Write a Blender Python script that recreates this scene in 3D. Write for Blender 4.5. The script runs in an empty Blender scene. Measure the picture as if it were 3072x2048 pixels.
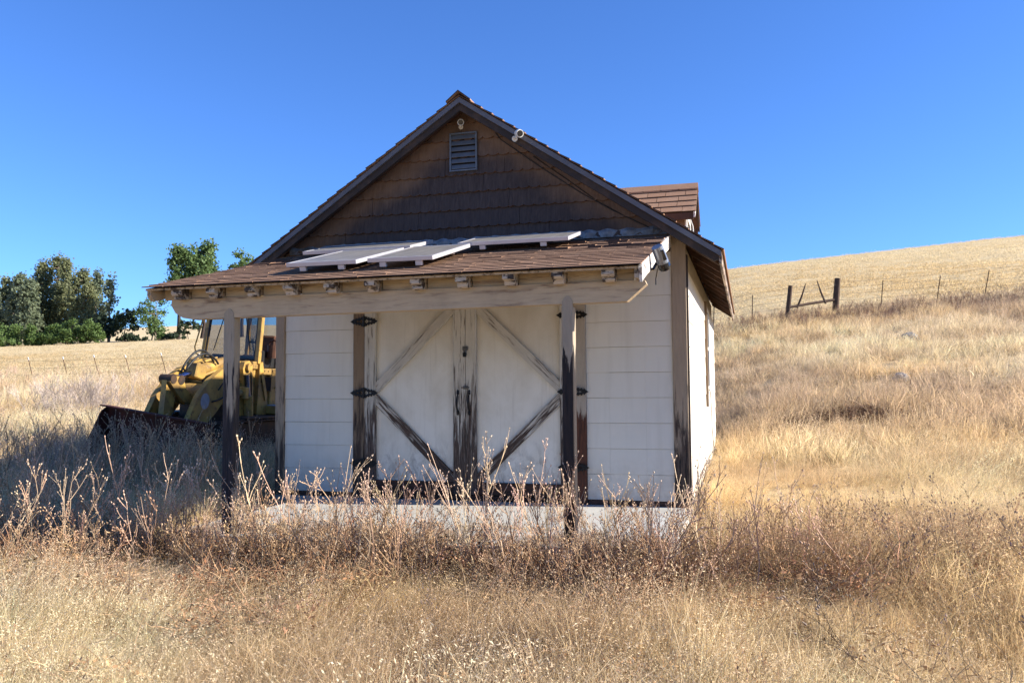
import bpy, math, random
import numpy as np
from mathutils import Vector, Matrix, Euler, noise as mnoise

random.seed(11)
np.random.seed(11)
R = math.radians
scene = bpy.context.scene
COL = scene.collection

# ------------------------------------------------------------------ camera, world, sun
CAM = Vector((0.5866, -8.6966, 1.1751))
F, YAW, PIT, ROLL = 2473.8, 0.27686, 0.05675, -0.00718
fw = Vector((-math.sin(YAW) * math.cos(PIT), math.cos(YAW) * math.cos(PIT), math.sin(PIT)))
r0 = Vector((math.cos(YAW), math.sin(YAW), 0))
u0 = r0.cross(fw)
rt = r0 * math.cos(ROLL) + u0 * math.sin(ROLL)
up = rt.cross(fw)
cd = bpy.data.cameras.new('camera')
cam = bpy.data.objects.new('camera', cd)
COL.objects.link(cam)
cam.matrix_world = Matrix(((rt.x, up.x, -fw.x, CAM.x), (rt.y, up.y, -fw.y, CAM.y), (rt.z, up.z, -fw.z, CAM.z), (0, 0, 0, 1)))
cd.sensor_fit = 'HORIZONTAL'
cd.sensor_width = 36.0
cd.lens = F / 3072 * 36.0
cd.clip_start = 0.05
cd.clip_end = 3000
scene.camera = cam

SUN_EL, SUN_D = R(27.3), R(8.4)          # sun: from +X, a little behind the front wall
world = bpy.data.worlds.new('World')
scene.world = world
world.use_nodes = True
nt = world.node_tree
bg = nt.nodes['Background']
sky = nt.nodes.new('ShaderNodeTexSky')
sky.sky_type = 'NISHITA'
sky.sun_disc = False
sky.sun_elevation = SUN_EL
sky.sun_rotation = R(90) - SUN_D
sky.altitude = 600
sky.air_density = 1.0
sky.dust_density = 0.3
sky.ozone_density = 3.0
tn = nt.nodes.new('ShaderNodeMix')
tn.data_type = 'RGBA'
tn.blend_type = 'MULTIPLY'
tn.inputs[0].default_value = 1.0
tn.inputs[7].default_value = (0.62, 0.99, 1.62, 1)
nt.links.new(sky.outputs[0], tn.inputs[6])
nt.links.new(tn.outputs[2], bg.inputs['Color'])
bg.inputs['Strength'].default_value = 0.064

sd = bpy.data.lights.new('sun', 'SUN')
sd.energy = 5.0
sd.angle = R(0.53)
sd.color = (1.0, 0.94, 0.84)
sun = bpy.data.objects.new('sun', sd)
COL.objects.link(sun)
sv = Vector((math.cos(SUN_EL) * math.cos(SUN_D), math.cos(SUN_EL) * math.sin(SUN_D), math.sin(SUN_EL)))
sun.rotation_euler = sv.to_track_quat('Z', 'Y').to_euler()
sun.location = (30, 5, 30)

vs = scene.view_settings
vs.view_transform = 'Standard'
vs.look = 'None'
vs.gamma = 1.0
vs.use_curve_mapping = False
vs.exposure = 1.25
scene.render.engine = 'CYCLES'
try:
    scene.cycles.use_denoising = True
    scene.cycles.max_bounces = 5
    scene.cycles.diffuse_bounces = 2
    scene.cycles.transparent_max_bounces = 8
except Exception:
    pass

# ------------------------------------------------------------------ materials
def new_mat(name, rough=0.7, metal=0.0, spec=0.3):
    m = bpy.data.materials.new(name)
    m.use_nodes = True
    n = m.node_tree
    b = n.nodes['Principled BSDF']
    b.inputs['Roughness'].default_value = rough
    b.inputs['Metallic'].default_value = metal
    b.inputs['Specular IOR Level'].default_value = spec
    return m, n, b

def N(n, t, **k):
    x = n.nodes.new(t)
    for a, v in k.items():
        setattr(x, a, v)
    return x

def coords(n, scale=(1, 1, 1), world_space=True):
    mp = N(n, 'ShaderNodeMapping')
    mp.inputs['Scale'].default_value = scale
    if world_space:
        g = N(n, 'ShaderNodeNewGeometry')
        n.links.new(g.outputs['Position'], mp.inputs['Vector'])
    else:
        g = N(n, 'ShaderNodeTexCoord')
        n.links.new(g.outputs['Object'], mp.inputs['Vector'])
    return mp.outputs[0]

def tex(n, vec, scale, detail=5, rough=0.6, dist=0.0):
    t = N(n, 'ShaderNodeTexNoise')
    t.inputs['Scale'].default_value = scale
    t.inputs['Detail'].default_value = detail
    t.inputs['Roughness'].default_value = rough
    t.inputs['Distortion'].default_value = dist
    n.links.new(vec, t.inputs['Vector'])
    return t.outputs['Fac']

def ramp(n, fac, stops):
    r = N(n, 'ShaderNodeValToRGB')
    e = r.color_ramp.elements
    while len(e) < len(stops):
        e.new(0.5)
    for i, (p, c) in enumerate(stops):
        e[i].position = p
        e[i].color = (c, c, c, 1) if isinstance(c, (int, float)) else (*c, 1)
    n.links.new(fac, r.inputs[0])
    return r.outputs[0]

def mix(n, fac, a, b, mode='MIX'):
    x = N(n, 'ShaderNodeMix', data_type='RGBA', blend_type=mode)
    for sock, v in ((0, fac), (6, a), (7, b)):
        if isinstance(v, (int, float)):
            x.inputs[sock].default_value = v
        elif isinstance(v, tuple):
            x.inputs[sock].default_value = (*v, 1)
        else:
            n.links.new(v, x.inputs[sock])
    return x.outputs[2]

def math_(n, op, a, b=None, clamp=False):
    x = N(n, 'ShaderNodeMath', operation=op, use_clamp=clamp)
    for i, v in ((0, a), (1, b)):
        if v is None:
            continue
        if isinstance(v, (int, float)):
            x.inputs[i].default_value = v
        else:
            n.links.new(v, x.inputs[i])
    return x.outputs[0]

def maprange(n, v, a, b, c=0.0, d=1.0):
    x = N(n, 'ShaderNodeMapRange')
    x.interpolation_type = 'SMOOTHSTEP'
    for i, q in ((1, a), (2, b), (3, c), (4, d)):
        x.inputs[i].default_value = q
    n.links.new(v, x.inputs[0])
    return x.outputs[0]

def pos_z(n, axis='Z'):
    g = N(n, 'ShaderNodeNewGeometry')
    s = N(n, 'ShaderNodeSeparateXYZ')
    n.links.new(g.outputs['Position'], s.inputs[0])
    return s.outputs[axis]

def obj_rand(n):
    return N(n, 'ShaderNodeObjectInfo').outputs['Random']

def bump(n, b, h, strength=0.3, dist=0.01):
    x = N(n, 'ShaderNodeBump')
    x.inputs['Strength'].default_value = strength
    x.inputs['Distance'].default_value = dist
    n.links.new(h, x.inputs['Height'])
    n.links.new(x.outputs[0], b.inputs['Normal'])

def simple(name, col, rough=0.6, metal=0.0, vary=0.25, scale=8, spec=0.3, world_space=True, second=None, lo=0.35, hi=0.7, bmp=0.15):
    m, n, b = new_mat(name, rough, metal, spec)
    v = coords(n, (1, 1, 1), world_space)
    f = tex(n, v, scale)
    c2 = second or tuple(c * (1 - vary) for c in col)
    c = mix(n, ramp(n, f, [(lo, 0), (hi, 1)]), col, c2)
    n.links.new(c, b.inputs['Base Color'])
    if bmp:
        bump(n, b, tex(n, v, scale * 6), bmp, 0.004)
    return m

def worn(name, paint, wood, grain='Z', z0=0.0, z1=1.0, low=0.75, high=0.2, dark=(0.02, 0.014, 0.011), rough=0.75, edge=0.06):
    """paint flaking off timber: patches along the grain, more of them towards z0 (splash and rot at the foot)"""
    m, n, b = new_mat(name, rough)
    sc = {'Z': (22, 22, 2.2), 'X': (2.2, 22, 22), 'Y': (22, 2.2, 22), 'D': (26, 26, 26), 'S': (42, 42, 3.0), 'U': (3.0, 38, 38), 'W': (3.0, 38, 38), 'T': (9, 14, 14)}[grain]
    def grained(k):
        if grain not in 'UW':
            return coords(n, tuple(q * k for q in sc))
        m1 = N(n, 'ShaderNodeMapping')          # turn the diagonal grain onto X first
        m1.inputs['Rotation'].default_value = (0, R(45 if grain == 'U' else -45), 0)
        n.links.new(coords(n), m1.inputs['Vector'])
        m2 = N(n, 'ShaderNodeMapping')
        m2.inputs['Scale'].default_value = tuple(q * k for q in sc)
        n.links.new(m1.outputs[0], m2.inputs['Vector'])
        return m2.outputs[0]
    v = grained(1.0)
    f1 = tex(n, v, 1.0, 6, 0.65, 0.4)
    v2 = grained(2.3)
    f2 = tex(n, v2, 1.0, 5, 0.7)
    th = maprange(n, pos_z(n), z0, z1, low, high)
    d = math_(n, 'SUBTRACT', th, f1)
    k = maprange(n, d, -edge, edge)
    pv = mix(n, ramp(n, f2, [(0.3, 0.0), (0.75, 1)]), paint, tuple(q * 0.78 for q in paint))
    dirt = tex(n, coords(n, (3, 3, 1.2)), 1.3, 4)
    pv = mix(n, ramp(n, dirt, [(0.45, 0.0), (0.8, 0.5)]), pv, tuple(q * 0.55 for q in paint))
    wv = mix(n, ramp(n, f2, [(0.32, 0), (0.62, 1)]), wood, dark)
    n.links.new(mix(n, k, pv, wv), b.inputs['Base Color'])
    h = math_(n, 'SUBTRACT', f2, math_(n, 'MULTIPLY', k, 0.6))
    bump(n, b, h, 0.45, 0.006)
    return m

M = {}
TAN, TANWOOD = (0.54, 0.41, 0.26), (0.12, 0.065, 0.04)
WHITE = (0.72, 0.665, 0.565)
M['beam'] = worn('weathered_tan_timber', TAN, (0.26, 0.165, 0.105), 'X', 1.7, 2.2, 0.36, 0.40, dark=(0.12, 0.07, 0.045), edge=0.12)
M['tan_y'] = worn('tan_rafter_timber', (0.52, 0.40, 0.27), (0.15, 0.10, 0.07), 'Y', 1.9, 2.3, 0.44, 0.40, dark=(0.05, 0.035, 0.025), edge=0.1)
M['tail'] = worn('flaking_rafter_end', (0.56, 0.47, 0.37), (0.13, 0.095, 0.075), 'T', 1.9, 2.15, 0.42, 0.55, dark=(0.025, 0.02, 0.018), edge=0.05)
M['post'] = worn('rotting_porch_post', (0.37, 0.30, 0.215), (0.035, 0.024, 0.02), 'Z', 1.05, 1.80, 0.82, 0.22, dark=(0.012, 0.01, 0.01), edge=0.03)
M['post_left'] = worn('stained_porch_post', (0.38, 0.31, 0.22), (0.05, 0.038, 0.036), 'Z', 0.3, 1.85, 0.72, 0.33, dark=(0.015, 0.013, 0.014), edge=0.06)
M['corner'] = worn('tan_corner_board', (0.40, 0.30, 0.205), (0.11, 0.075, 0.055), 'Z', -0.1, 1.7, 0.66, 0.30, edge=0.10)
M['casing'] = worn('tan_door_casing', (0.27, 0.185, 0.115), (0.08, 0.05, 0.035), 'Z', -0.1, 1.9, 0.64, 0.36, edge=0.12)
M['jamb'] = worn('red_brown_jamb', (0.42, 0.35, 0.27), (0.13, 0.045, 0.022), 'Z', 0.35, 1.25, 0.85, 0.30, dark=(0.05, 0.02, 0.012), edge=0.05)
M['stile'] = worn('white_door_stile', (0.60, 0.545, 0.46), (0.15, 0.10, 0.075), 'S', -0.05, 1.9, 0.68, 0.36, dark=(0.025, 0.018, 0.014), edge=0.10)
for g_ in 'UW':
    M['brace' + g_] = worn('weathered_door_brace', (0.57, 0.51, 0.425), (0.13, 0.08, 0.057), g_, 0.1, 1.7, 0.62, 0.38, dark=(0.025, 0.016, 0.012), edge=0.09)
M['rail'] = worn('rotten_bottom_rail', (0.5, 0.46, 0.4), (0.10, 0.042, 0.025), 'X', -0.1, 0.5, 0.80, 0.6, dark=(0.025, 0.015, 0.01), edge=0.05)
M['barge'] = worn('white_bargeboard', (0.74, 0.70, 0.64), (0.20, 0.15, 0.12), 'D', 1.9, 2.9, 0.47, 0.42, dark=(0.10, 0.07, 0.055), edge=0.07)
M['rake'] = simple('dark_rake_board', (0.035, 0.026, 0.022), 0.8, second=(0.09, 0.056, 0.038), scale=5, lo=0.5, hi=0.75)
M['rake_trim'] = simple('grey_blue_rake_trim', (0.115, 0.115, 0.13), 0.55, vary=0.3, scale=6)
M['eave_fascia'] = worn('worn_eave_fascia', (0.42, 0.32, 0.24), (0.10, 0.055, 0.035), 'Y', 2.2, 2.7, 0.5, 0.5, edge=0.08)
M['sheath'] = simple('dark_roof_sheathing', (0.10, 0.05, 0.032), 0.85, second=(0.05, 0.028, 0.02), scale=7)
M['galv'] = simple('galvanised_flashing', (0.25, 0.265, 0.29), 0.55, 0.25, vary=0.4, scale=14, second=(0.10, 0.11, 0.125))
M['iron'] = simple('black_iron', (0.012, 0.012, 0.013), 0.45, 0.3, vary=0.4, scale=30)
M['steel'] = simple('dull_latch_steel', (0.16, 0.15, 0.14), 0.5, 0.7, vary=0.5, scale=40)
M['cable'] = simple('dark_cable', (0.03, 0.025, 0.022), 0.6)
M['cable_white'] = simple('white_cable', (0.6, 0.6, 0.58), 0.6)
M['cam_white'] = simple('white_camera_plastic', (0.68, 0.66, 0.60), 0.4, vary=0.12)
M['cam_black'] = simple('black_lens_glass', (0.01, 0.01, 0.012), 0.12, vary=0.1, spec=0.6, bmp=0)
M['cam_silver'] = simple('silver_camera_body', (0.25, 0.26, 0.28), 0.3, 0.6, vary=0.2)
M['vent'] = simple('grey_vent_metal', (0.15, 0.175, 0.21), 0.5, 0.2, vary=0.25, scale=12)
M['black'] = simple('painted_void_dark', (0.008, 0.007, 0.007), 0.9, vary=0.1)  # near-black colour standing in for the shade inside recesses
M['wall_core'] = simple('old_wall_paint', (0.52, 0.46, 0.36), 0.85)
M['concrete'] = None

def mat_concrete():
    m, n, b = new_mat('pale_concrete', 0.85)
    v = coords(n)
    a = tex(n, v, 1.3, 6)
    c = mix(n, ramp(n, a, [(0.35, 0), (0.7, 1)]), (0.46, 0.45, 0.415), (0.35, 0.33, 0.29))
    f = tex(n, v, 38, 4)
    c = mix(n, ramp(n, f, [(0.5, 0), (0.72, 0.55)]), c, (0.30, 0.26, 0.21))
    n.links.new(c, b.inputs['Base Color'])
    bump(n, b, f, 0.25, 0.004)
    return m
M['concrete'] = mat_concrete()

def mat_siding():
    m, n, b = new_mat('cream_white_siding', 0.55, spec=0.35)
    rnd = obj_rand(n)
    base = mix(n, rnd, (0.70, 0.65, 0.555), (0.69, 0.64, 0.545))
    st = tex(n, coords(n, (9, 9, 0.9)), 1.0, 5, 0.6)
    c = mix(n, ramp(n, st, [(0.5, 0), (0.8, 0.35)]), base, (0.50, 0.45, 0.36))
    cl = tex(n, coords(n), 1.8, 4)
    c = mix(n, ramp(n, cl, [(0.45, 0), (0.8, 0.3)]), c, (0.58, 0.52, 0.42))
    low = maprange(n, pos_z(n), -0.1, 0.6, 0.8, 0.0)
    sp = tex(n, coords(n, (6, 6, 6)), 1.0, 6, 0.7)
    c = mix(n, math_(n, 'MULTIPLY', low, ramp(n, sp, [(0.35, 0), (0.7, 1)])), c, (0.36, 0.30, 0.22))
    n.links.new(c, b.inputs['Base Color'])
    bump(n, b, tex(n, coords(n, (60, 60, 12)), 1.0, 3), 0.12, 0.003)
    return m
M['siding'] = mat_siding()

def mat_door():
    m, n, b = new_mat('stained_door_panel', 0.6)
    base = (0.74, 0.69, 0.60)
    a = tex(n, coords(n, (1.6, 1.6, 1.1)), 1.4, 6, 0.65, 0.3)
    c = mix(n, ramp(n, a, [(0.42, 0), (0.75, 0.55)]), base, (0.48, 0.41, 0.30))
    top = maprange(n, pos_z(n), 1.1, 2.1, 0.0, 0.55)
    tn_ = tex(n, coords(n, (3, 3, 0.8)), 1.0, 5)
    c = mix(n, math_(n, 'MULTIPLY', top, ramp(n, tn_, [(0.2, 0.3), (0.7, 1)])), c, (0.44, 0.36, 0.25))
    low = maprange(n, pos_z(n), 0.05, 0.75, 0.95, 0.0)
    sp = tex(n, coords(n, (10, 10, 6)), 0.8, 8, 0.75, 0.6)
    c = mix(n, math_(n, 'MULTIPLY', low, ramp(n, sp, [(0.46, 0), (0.66, 1)])), c, (0.10, 0.075, 0.055))
    sk = tex(n, coords(n, (40, 40, 1.5)), 1.0, 3)
    c = mix(n, ramp(n, sk, [(0.55, 0), (0.8, 0.25)]), c, (0.35, 0.30, 0.22))
    n.links.new(c, b.inputs['Base Color'])
    bump(n, b, tex(n, coords(n, (50, 50, 8)), 1.0, 4), 0.15, 0.003)
    return m
M['door'] = mat_door()

def mat_gable():
    m, n, b = new_mat('weathered_gable_shake', 0.85, spec=0.2)
    g = N(n, 'ShaderNodeNewGeometry')
    s = N(n, 'ShaderNodeSeparateXYZ')
    n.links.new(g.outputs['Position'], s.inputs[0])
    ax = math_(n, 'ABSOLUTE', math_(n, 'ADD', s.outputs['X'], 2.37))
    edge = math_(n, 'SUBTRACT', math_(n, 'SUBTRACT', 4.30, math_(n, 'MULTIPLY', ax, 0.67)), s.outputs['Z'])
    wob = tex(n, coords(n, (3, 3, 3)), 1.0, 4)
    edge = math_(n, 'ADD', edge, math_(n, 'MULTIPLY', math_(n, 'SUBTRACT', wob, 0.5), 0.5))
    k = maprange(n, edge, 0.05, 0.48)
    gr = tex(n, coords(n, (42, 42, 3.0)), 1.0, 5, 0.7)
    gray = mix(n, ramp(n, gr, [(0.3, 0), (0.72, 1)]), (0.040, 0.029, 0.027), (0.092, 0.069, 0.060))
    tan = mix(n, ramp(n, gr, [(0.3, 0), (0.72, 1)]), (0.19, 0.115, 0.072), (0.27, 0.175, 0.115))
    c = mix(n, k, tan, gray)
    c = mix(n, math_(n, 'MULTIPLY', obj_rand(n), 0.35), c, (0.05, 0.04, 0.04))
    n.links.new(c, b.inputs['Base Color'])
    bump(n, b, gr, 0.5, 0.006)
    return m
M['gable'] = mat_gable()
M['gable_edge'] = simple('shake_butt_edge', (0.22, 0.12, 0.07), 0.85, vary=0.4, scale=20)

def mat_shingle():
    m, n, b = new_mat('brown_asphalt_shingle', 0.9, spec=0.2)
    rnd = obj_rand(n)
    c = ramp(n, rnd, [(0.0, (0.335, 0.19, 0.112)), (0.35, (0.38, 0.22, 0.132)), (0.7, (0.35, 0.202, 0.12)), (1.0, (0.405, 0.245, 0.15))])
    g = tex(n, coords(n), 170, 3, 0.8)
    c = mix(n, ramp(n, g, [(0.35, 0), (0.7, 0.55)]), c, (0.16, 0.09, 0.06))
    w = tex(n, coords(n), 2.2, 5)
    c = mix(n, ramp(n, w, [(0.5, 0), (0.8, 0.35)]), c, (0.44, 0.31, 0.23))
    sp = tex(n, coords(n, (9, 14, 9)), 1.0, 3)
    c = mix(n, ramp(n, sp, [(0.735, 0), (0.76, 0.8)]), c, (0.6, 0.57, 0.52))
    n.links.new(c, b.inputs['Base Color'])
    bump(n, b, g, 0.5, 0.004)
    return m
M['shingle'] = mat_shingle()
M['shingle_edge'] = simple('dark_shingle_edge', (0.07, 0.045, 0.033), 0.9, vary=0.4, scale=30)
M['solar_frame'] = simple('aluminium_panel_frame', (0.50, 0.48, 0.49), 0.45, 0.35, vary=0.12, scale=10)
M['solar_glass'] = None
def mat_solar():
    m, n, b = new_mat('dusty_solar_glass', 0.42, spec=0.5)
    v = coords(n)
    a = tex(n, v, 5, 6, 0.7)
    c = mix(n, ramp(n, a, [(0.35, 0), (0.7, 1)]), (0.16, 0.148, 0.135), (0.25, 0.225, 0.19))
    br = N(n, 'ShaderNodeTexBrick')
    br.offset = 0.0
    br.inputs['Scale'].default_value = 1.0
    br.inputs['Mortar Size'].default_value = 0.004
    br.inputs['Brick Width'].default_value = 0.125
    br.inputs['Row Height'].default_value = 0.125
    n.links.new(coords(n, (1, 1, 1), False), br.inputs['Vector'])
    c = mix(n, br.outputs['Fac'], c, (0.34, 0.32, 0.29))
    n.links.new(c, b.inputs['Base Color'])
    return m
M['solar_glass'] = mat_solar()

def mat_glass(name, tint, rough=0.05, alpha=0.5):
    m, n, b = new_mat(name, rough, spec=0.6)
    b.inputs['Base Color'].default_value = (*tint, 1)
    b.inputs['Alpha'].default_value = alpha
    return m
M['cab_glass'] = mat_glass('cab_glass', (0.02, 0.035, 0.035), 0.05, 0.42)
M['pane'] = mat_glass('window_pane', (0.03, 0.04, 0.05), 0.05, 1.0)

def mat_yellow():
    m, n, b = new_mat('faded_machine_yellow', 0.5, spec=0.35)
    v = coords(n, (1, 1, 1), False)
    a = tex(n, v, 3.5, 6, 0.65)
    c = mix(n, ramp(n, a, [(0.35, 0), (0.7, 1)]), (0.45, 0.27, 0.06), (0.31, 0.185, 0.052))
    r_ = tex(n, v, 13, 6, 0.75)
    c = mix(n, ramp(n, r_, [(0.54, 0), (0.66, 0.9)]), c, (0.10, 0.045, 0.02))
    gr = tex(n, v, 2.0, 5)
    c = mix(n, ramp(n, gr, [(0.42, 0), (0.72, 0.75)]), c, (0.13, 0.085, 0.045))
    n.links.new(c, b.inputs['Base Color'])
    bump(n, b, r_, 0.12, 0.004)
    return m
M['yellow'] = mat_yellow()
M['rust'] = simple('rusty_bucket_steel', (0.10, 0.028, 0.018), 0.8, 0.1, second=(0.045, 0.017, 0.012), scale=7, world_space=False)
M['dark_steel'] = simple('greasy_dark_steel', (0.035, 0.028, 0.022), 0.6, 0.3, second=(0.09, 0.05, 0.03), scale=9, world_space=False)
M['chrome'] = simple('cylinder_rod', (0.25, 0.28, 0.42), 0.18, 1.0, vary=0.1, bmp=0)
M['rubber'] = simple('black_rubber', (0.015, 0.015, 0.016), 0.5)
M['seat'] = simple('worn_brown_seat', (0.12, 0.05, 0.025), 0.6, second=(0.04, 0.02, 0.014))
M['lamp'] = simple('headlamp_glass', (0.55, 0.55, 0.52), 0.1, 0.4, vary=0.1, bmp=0)
M['grey_paint'] = simple('worn_grey_patch', (0.34, 0.33, 0.34), 0.6, vary=0.25, scale=10, world_space=False)
M['post_wood'] = simple('dark_fence_post_wood', (0.055, 0.035, 0.025), 0.85, second=(0.11, 0.065, 0.04), scale=14)
M['tpost'] = simple('rusty_steel_post', (0.10, 0.055, 0.04), 0.7, 0.3, vary=0.5, scale=10)
M['tpost_tip'] = simple('white_post_tip', (0.7, 0.7, 0.68), 0.6)
M['wire'] = simple('rusty_barbed_wire', (0.13, 0.10, 0.08), 0.6, 0.5)
M['rock'] = simple('pale_field_rock', (0.36, 0.335, 0.30), 0.9, second=(0.13, 0.11, 0.09), scale=9)
M['bark'] = simple('pale_bark', (0.24, 0.19, 0.15), 0.9, second=(0.10, 0.075, 0.055), scale=4)
M['bark_dark'] = simple('dark_bark', (0.05, 0.035, 0.028), 0.9, vary=0.4, scale=4)

def mat_leaf(name, c1, c2, trans=0.3):
    m, n, b = new_mat(name, 0.6, spec=0.25)
    v = coords(n)
    a = tex(n, v, 0.9, 3)
    f = tex(n, v, 6.0, 2)
    c = mix(n, ramp(n, a, [(0.35, 0), (0.65, 1)]), c1, c2)
    c = mix(n, ramp(n, f, [(0.3, 0), (0.8, 0.5)]), c, tuple(q * 1.5 for q in c2))
    n.links.new(c, b.inputs['Base Color'])
    t = N(n, 'ShaderNodeBsdfTranslucent')
    n.links.new(c, t.inputs['Color'])
    ms = N(n, 'ShaderNodeMixShader')
    ms.inputs[0].default_value = trans
    n.links.new(b.outputs[0], ms.inputs[1])
    n.links.new(t.outputs[0], ms.inputs[2])
    n.links.new(ms.outputs[0], n.nodes['Material Output'].inputs['Surface'])
    return m
M['leaf_euc'] = mat_leaf('grey_green_leaves', (0.145, 0.165, 0.078), (0.22, 0.23, 0.115), .5)
M['leaf_blue'] = mat_leaf('blue_green_leaves', (0.135, 0.165, 0.10), (0.19, 0.22, 0.13), .5)
M['leaf_green'] = mat_leaf('mid_green_leaves', (0.085, 0.14, 0.048), (0.14, 0.20, 0.07), .4)
M['leaf_dark'] = mat_leaf('dark_green_leaves', (0.022, 0.036, 0.020), (0.04, 0.06, 0.03))
M['leaf_bright'] = mat_leaf('bright_shrub_leaves', (0.06, 0.105, 0.026), (0.10, 0.15, 0.042))

def mat_straw(name, trans=0.55, rough=0.65):
    m, n, b = new_mat(name, rough, spec=0.25)
    at = N(n, 'ShaderNodeAttribute', attribute_type='INSTANCER', attribute_name='tint')
    av = N(n, 'ShaderNodeAttribute', attribute_type='GEOMETRY', attribute_name='shade')
    c = mix(n, 1.0, at.outputs['Color'], av.outputs['Color'], 'MULTIPLY')
    n.links.new(c, b.inputs['Base Color'])
    t = N(n, 'ShaderNodeBsdfTranslucent')
    n.links.new(c, t.inputs['Color'])
    ms = N(n, 'ShaderNodeMixShader')
    ms.inputs[0].default_value = trans
    n.links.new(b.outputs[0], ms.inputs[1])
    n.links.new(t.outputs[0], ms.inputs[2])
    n.links.new(ms.outputs[0], n.nodes['Material Output'].inputs['Surface'])
    return m
M['straw'] = mat_straw('dry_straw')
M['weed'] = mat_straw('dry_weed_stem', 0.1, 0.75)

def mat_ground():
    m, n, b = new_mat('dry_grass_ground', 0.95, spec=0.1)
    v = coords(n)
    big = tex(n, coords(n, (1, 1, 1)), 0.09, 5, 0.6, 0.5)
    mid = tex(n, coords(n, (1, 1, 1)), 0.7, 6, 0.65)
    fine = tex(n, coords(n, (1, 1, 1)), 9, 5, 0.75)
    c = mix(n, ramp(n, big, [(0.38, 0), (0.62, 1)]), (0.56, 0.43, 0.25), (0.48, 0.36, 0.21))
    c = mix(n, ramp(n, mid, [(0.42, 0), (0.75, 0.6)]), c, (0.30, 0.205, 0.12))
    c = mix(n, ramp(n, fine, [(0.45, 0), (0.8, 0.55)]), c, (0.22, 0.145, 0.08))
    # pale mown field and far hillside keep their own colour beyond the fences
    at = N(n, 'ShaderNodeAttribute', attribute_name='pale')
    s = mix(n, ramp(n, tex(n, coords(n, (0.35, 0.35, 1.0)), 0.45, 7, 0.7), [(0.34, 0), (0.70, 1)]), (0.62, 0.485, 0.275), (0.53, 0.405, 0.22))
    s = mix(n, ramp(n, fine, [(0.5, 0), (0.85, 0.4)]), s, (0.40, 0.29, 0.15))
    c = mix(n, at.outputs['Fac'], c, s)
    n.links.new(c, b.inputs['Base Color'])
    bump(n, b, fine, 0.6, 0.06)
    return m
M['ground'] = mat_ground()

# ------------------------------------------------------------------ mesh helpers
OFF = {}

def link(o, parent=None):
    COL.objects.link(o)
    if parent is not None:
        o.parent = parent
    return o

def tag(o, label=None, cat=None, group=None, kind=None):
    for k, v in (('label', label), ('category', cat), ('group', group), ('kind', kind)):
        if v:
            o[k] = v
    return o

def thing(name, loc, label, cat, group=None, rot=(0, 0, 0), local=False):
    o = bpy.data.objects.new(name, None)
    o.empty_display_size = 0.1
    link(o)
    o.location = loc
    o.rotation_euler = rot
    OFF[o] = Vector((0, 0, 0)) if local else Vector(loc)
    return tag(o, label, cat, group)

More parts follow.
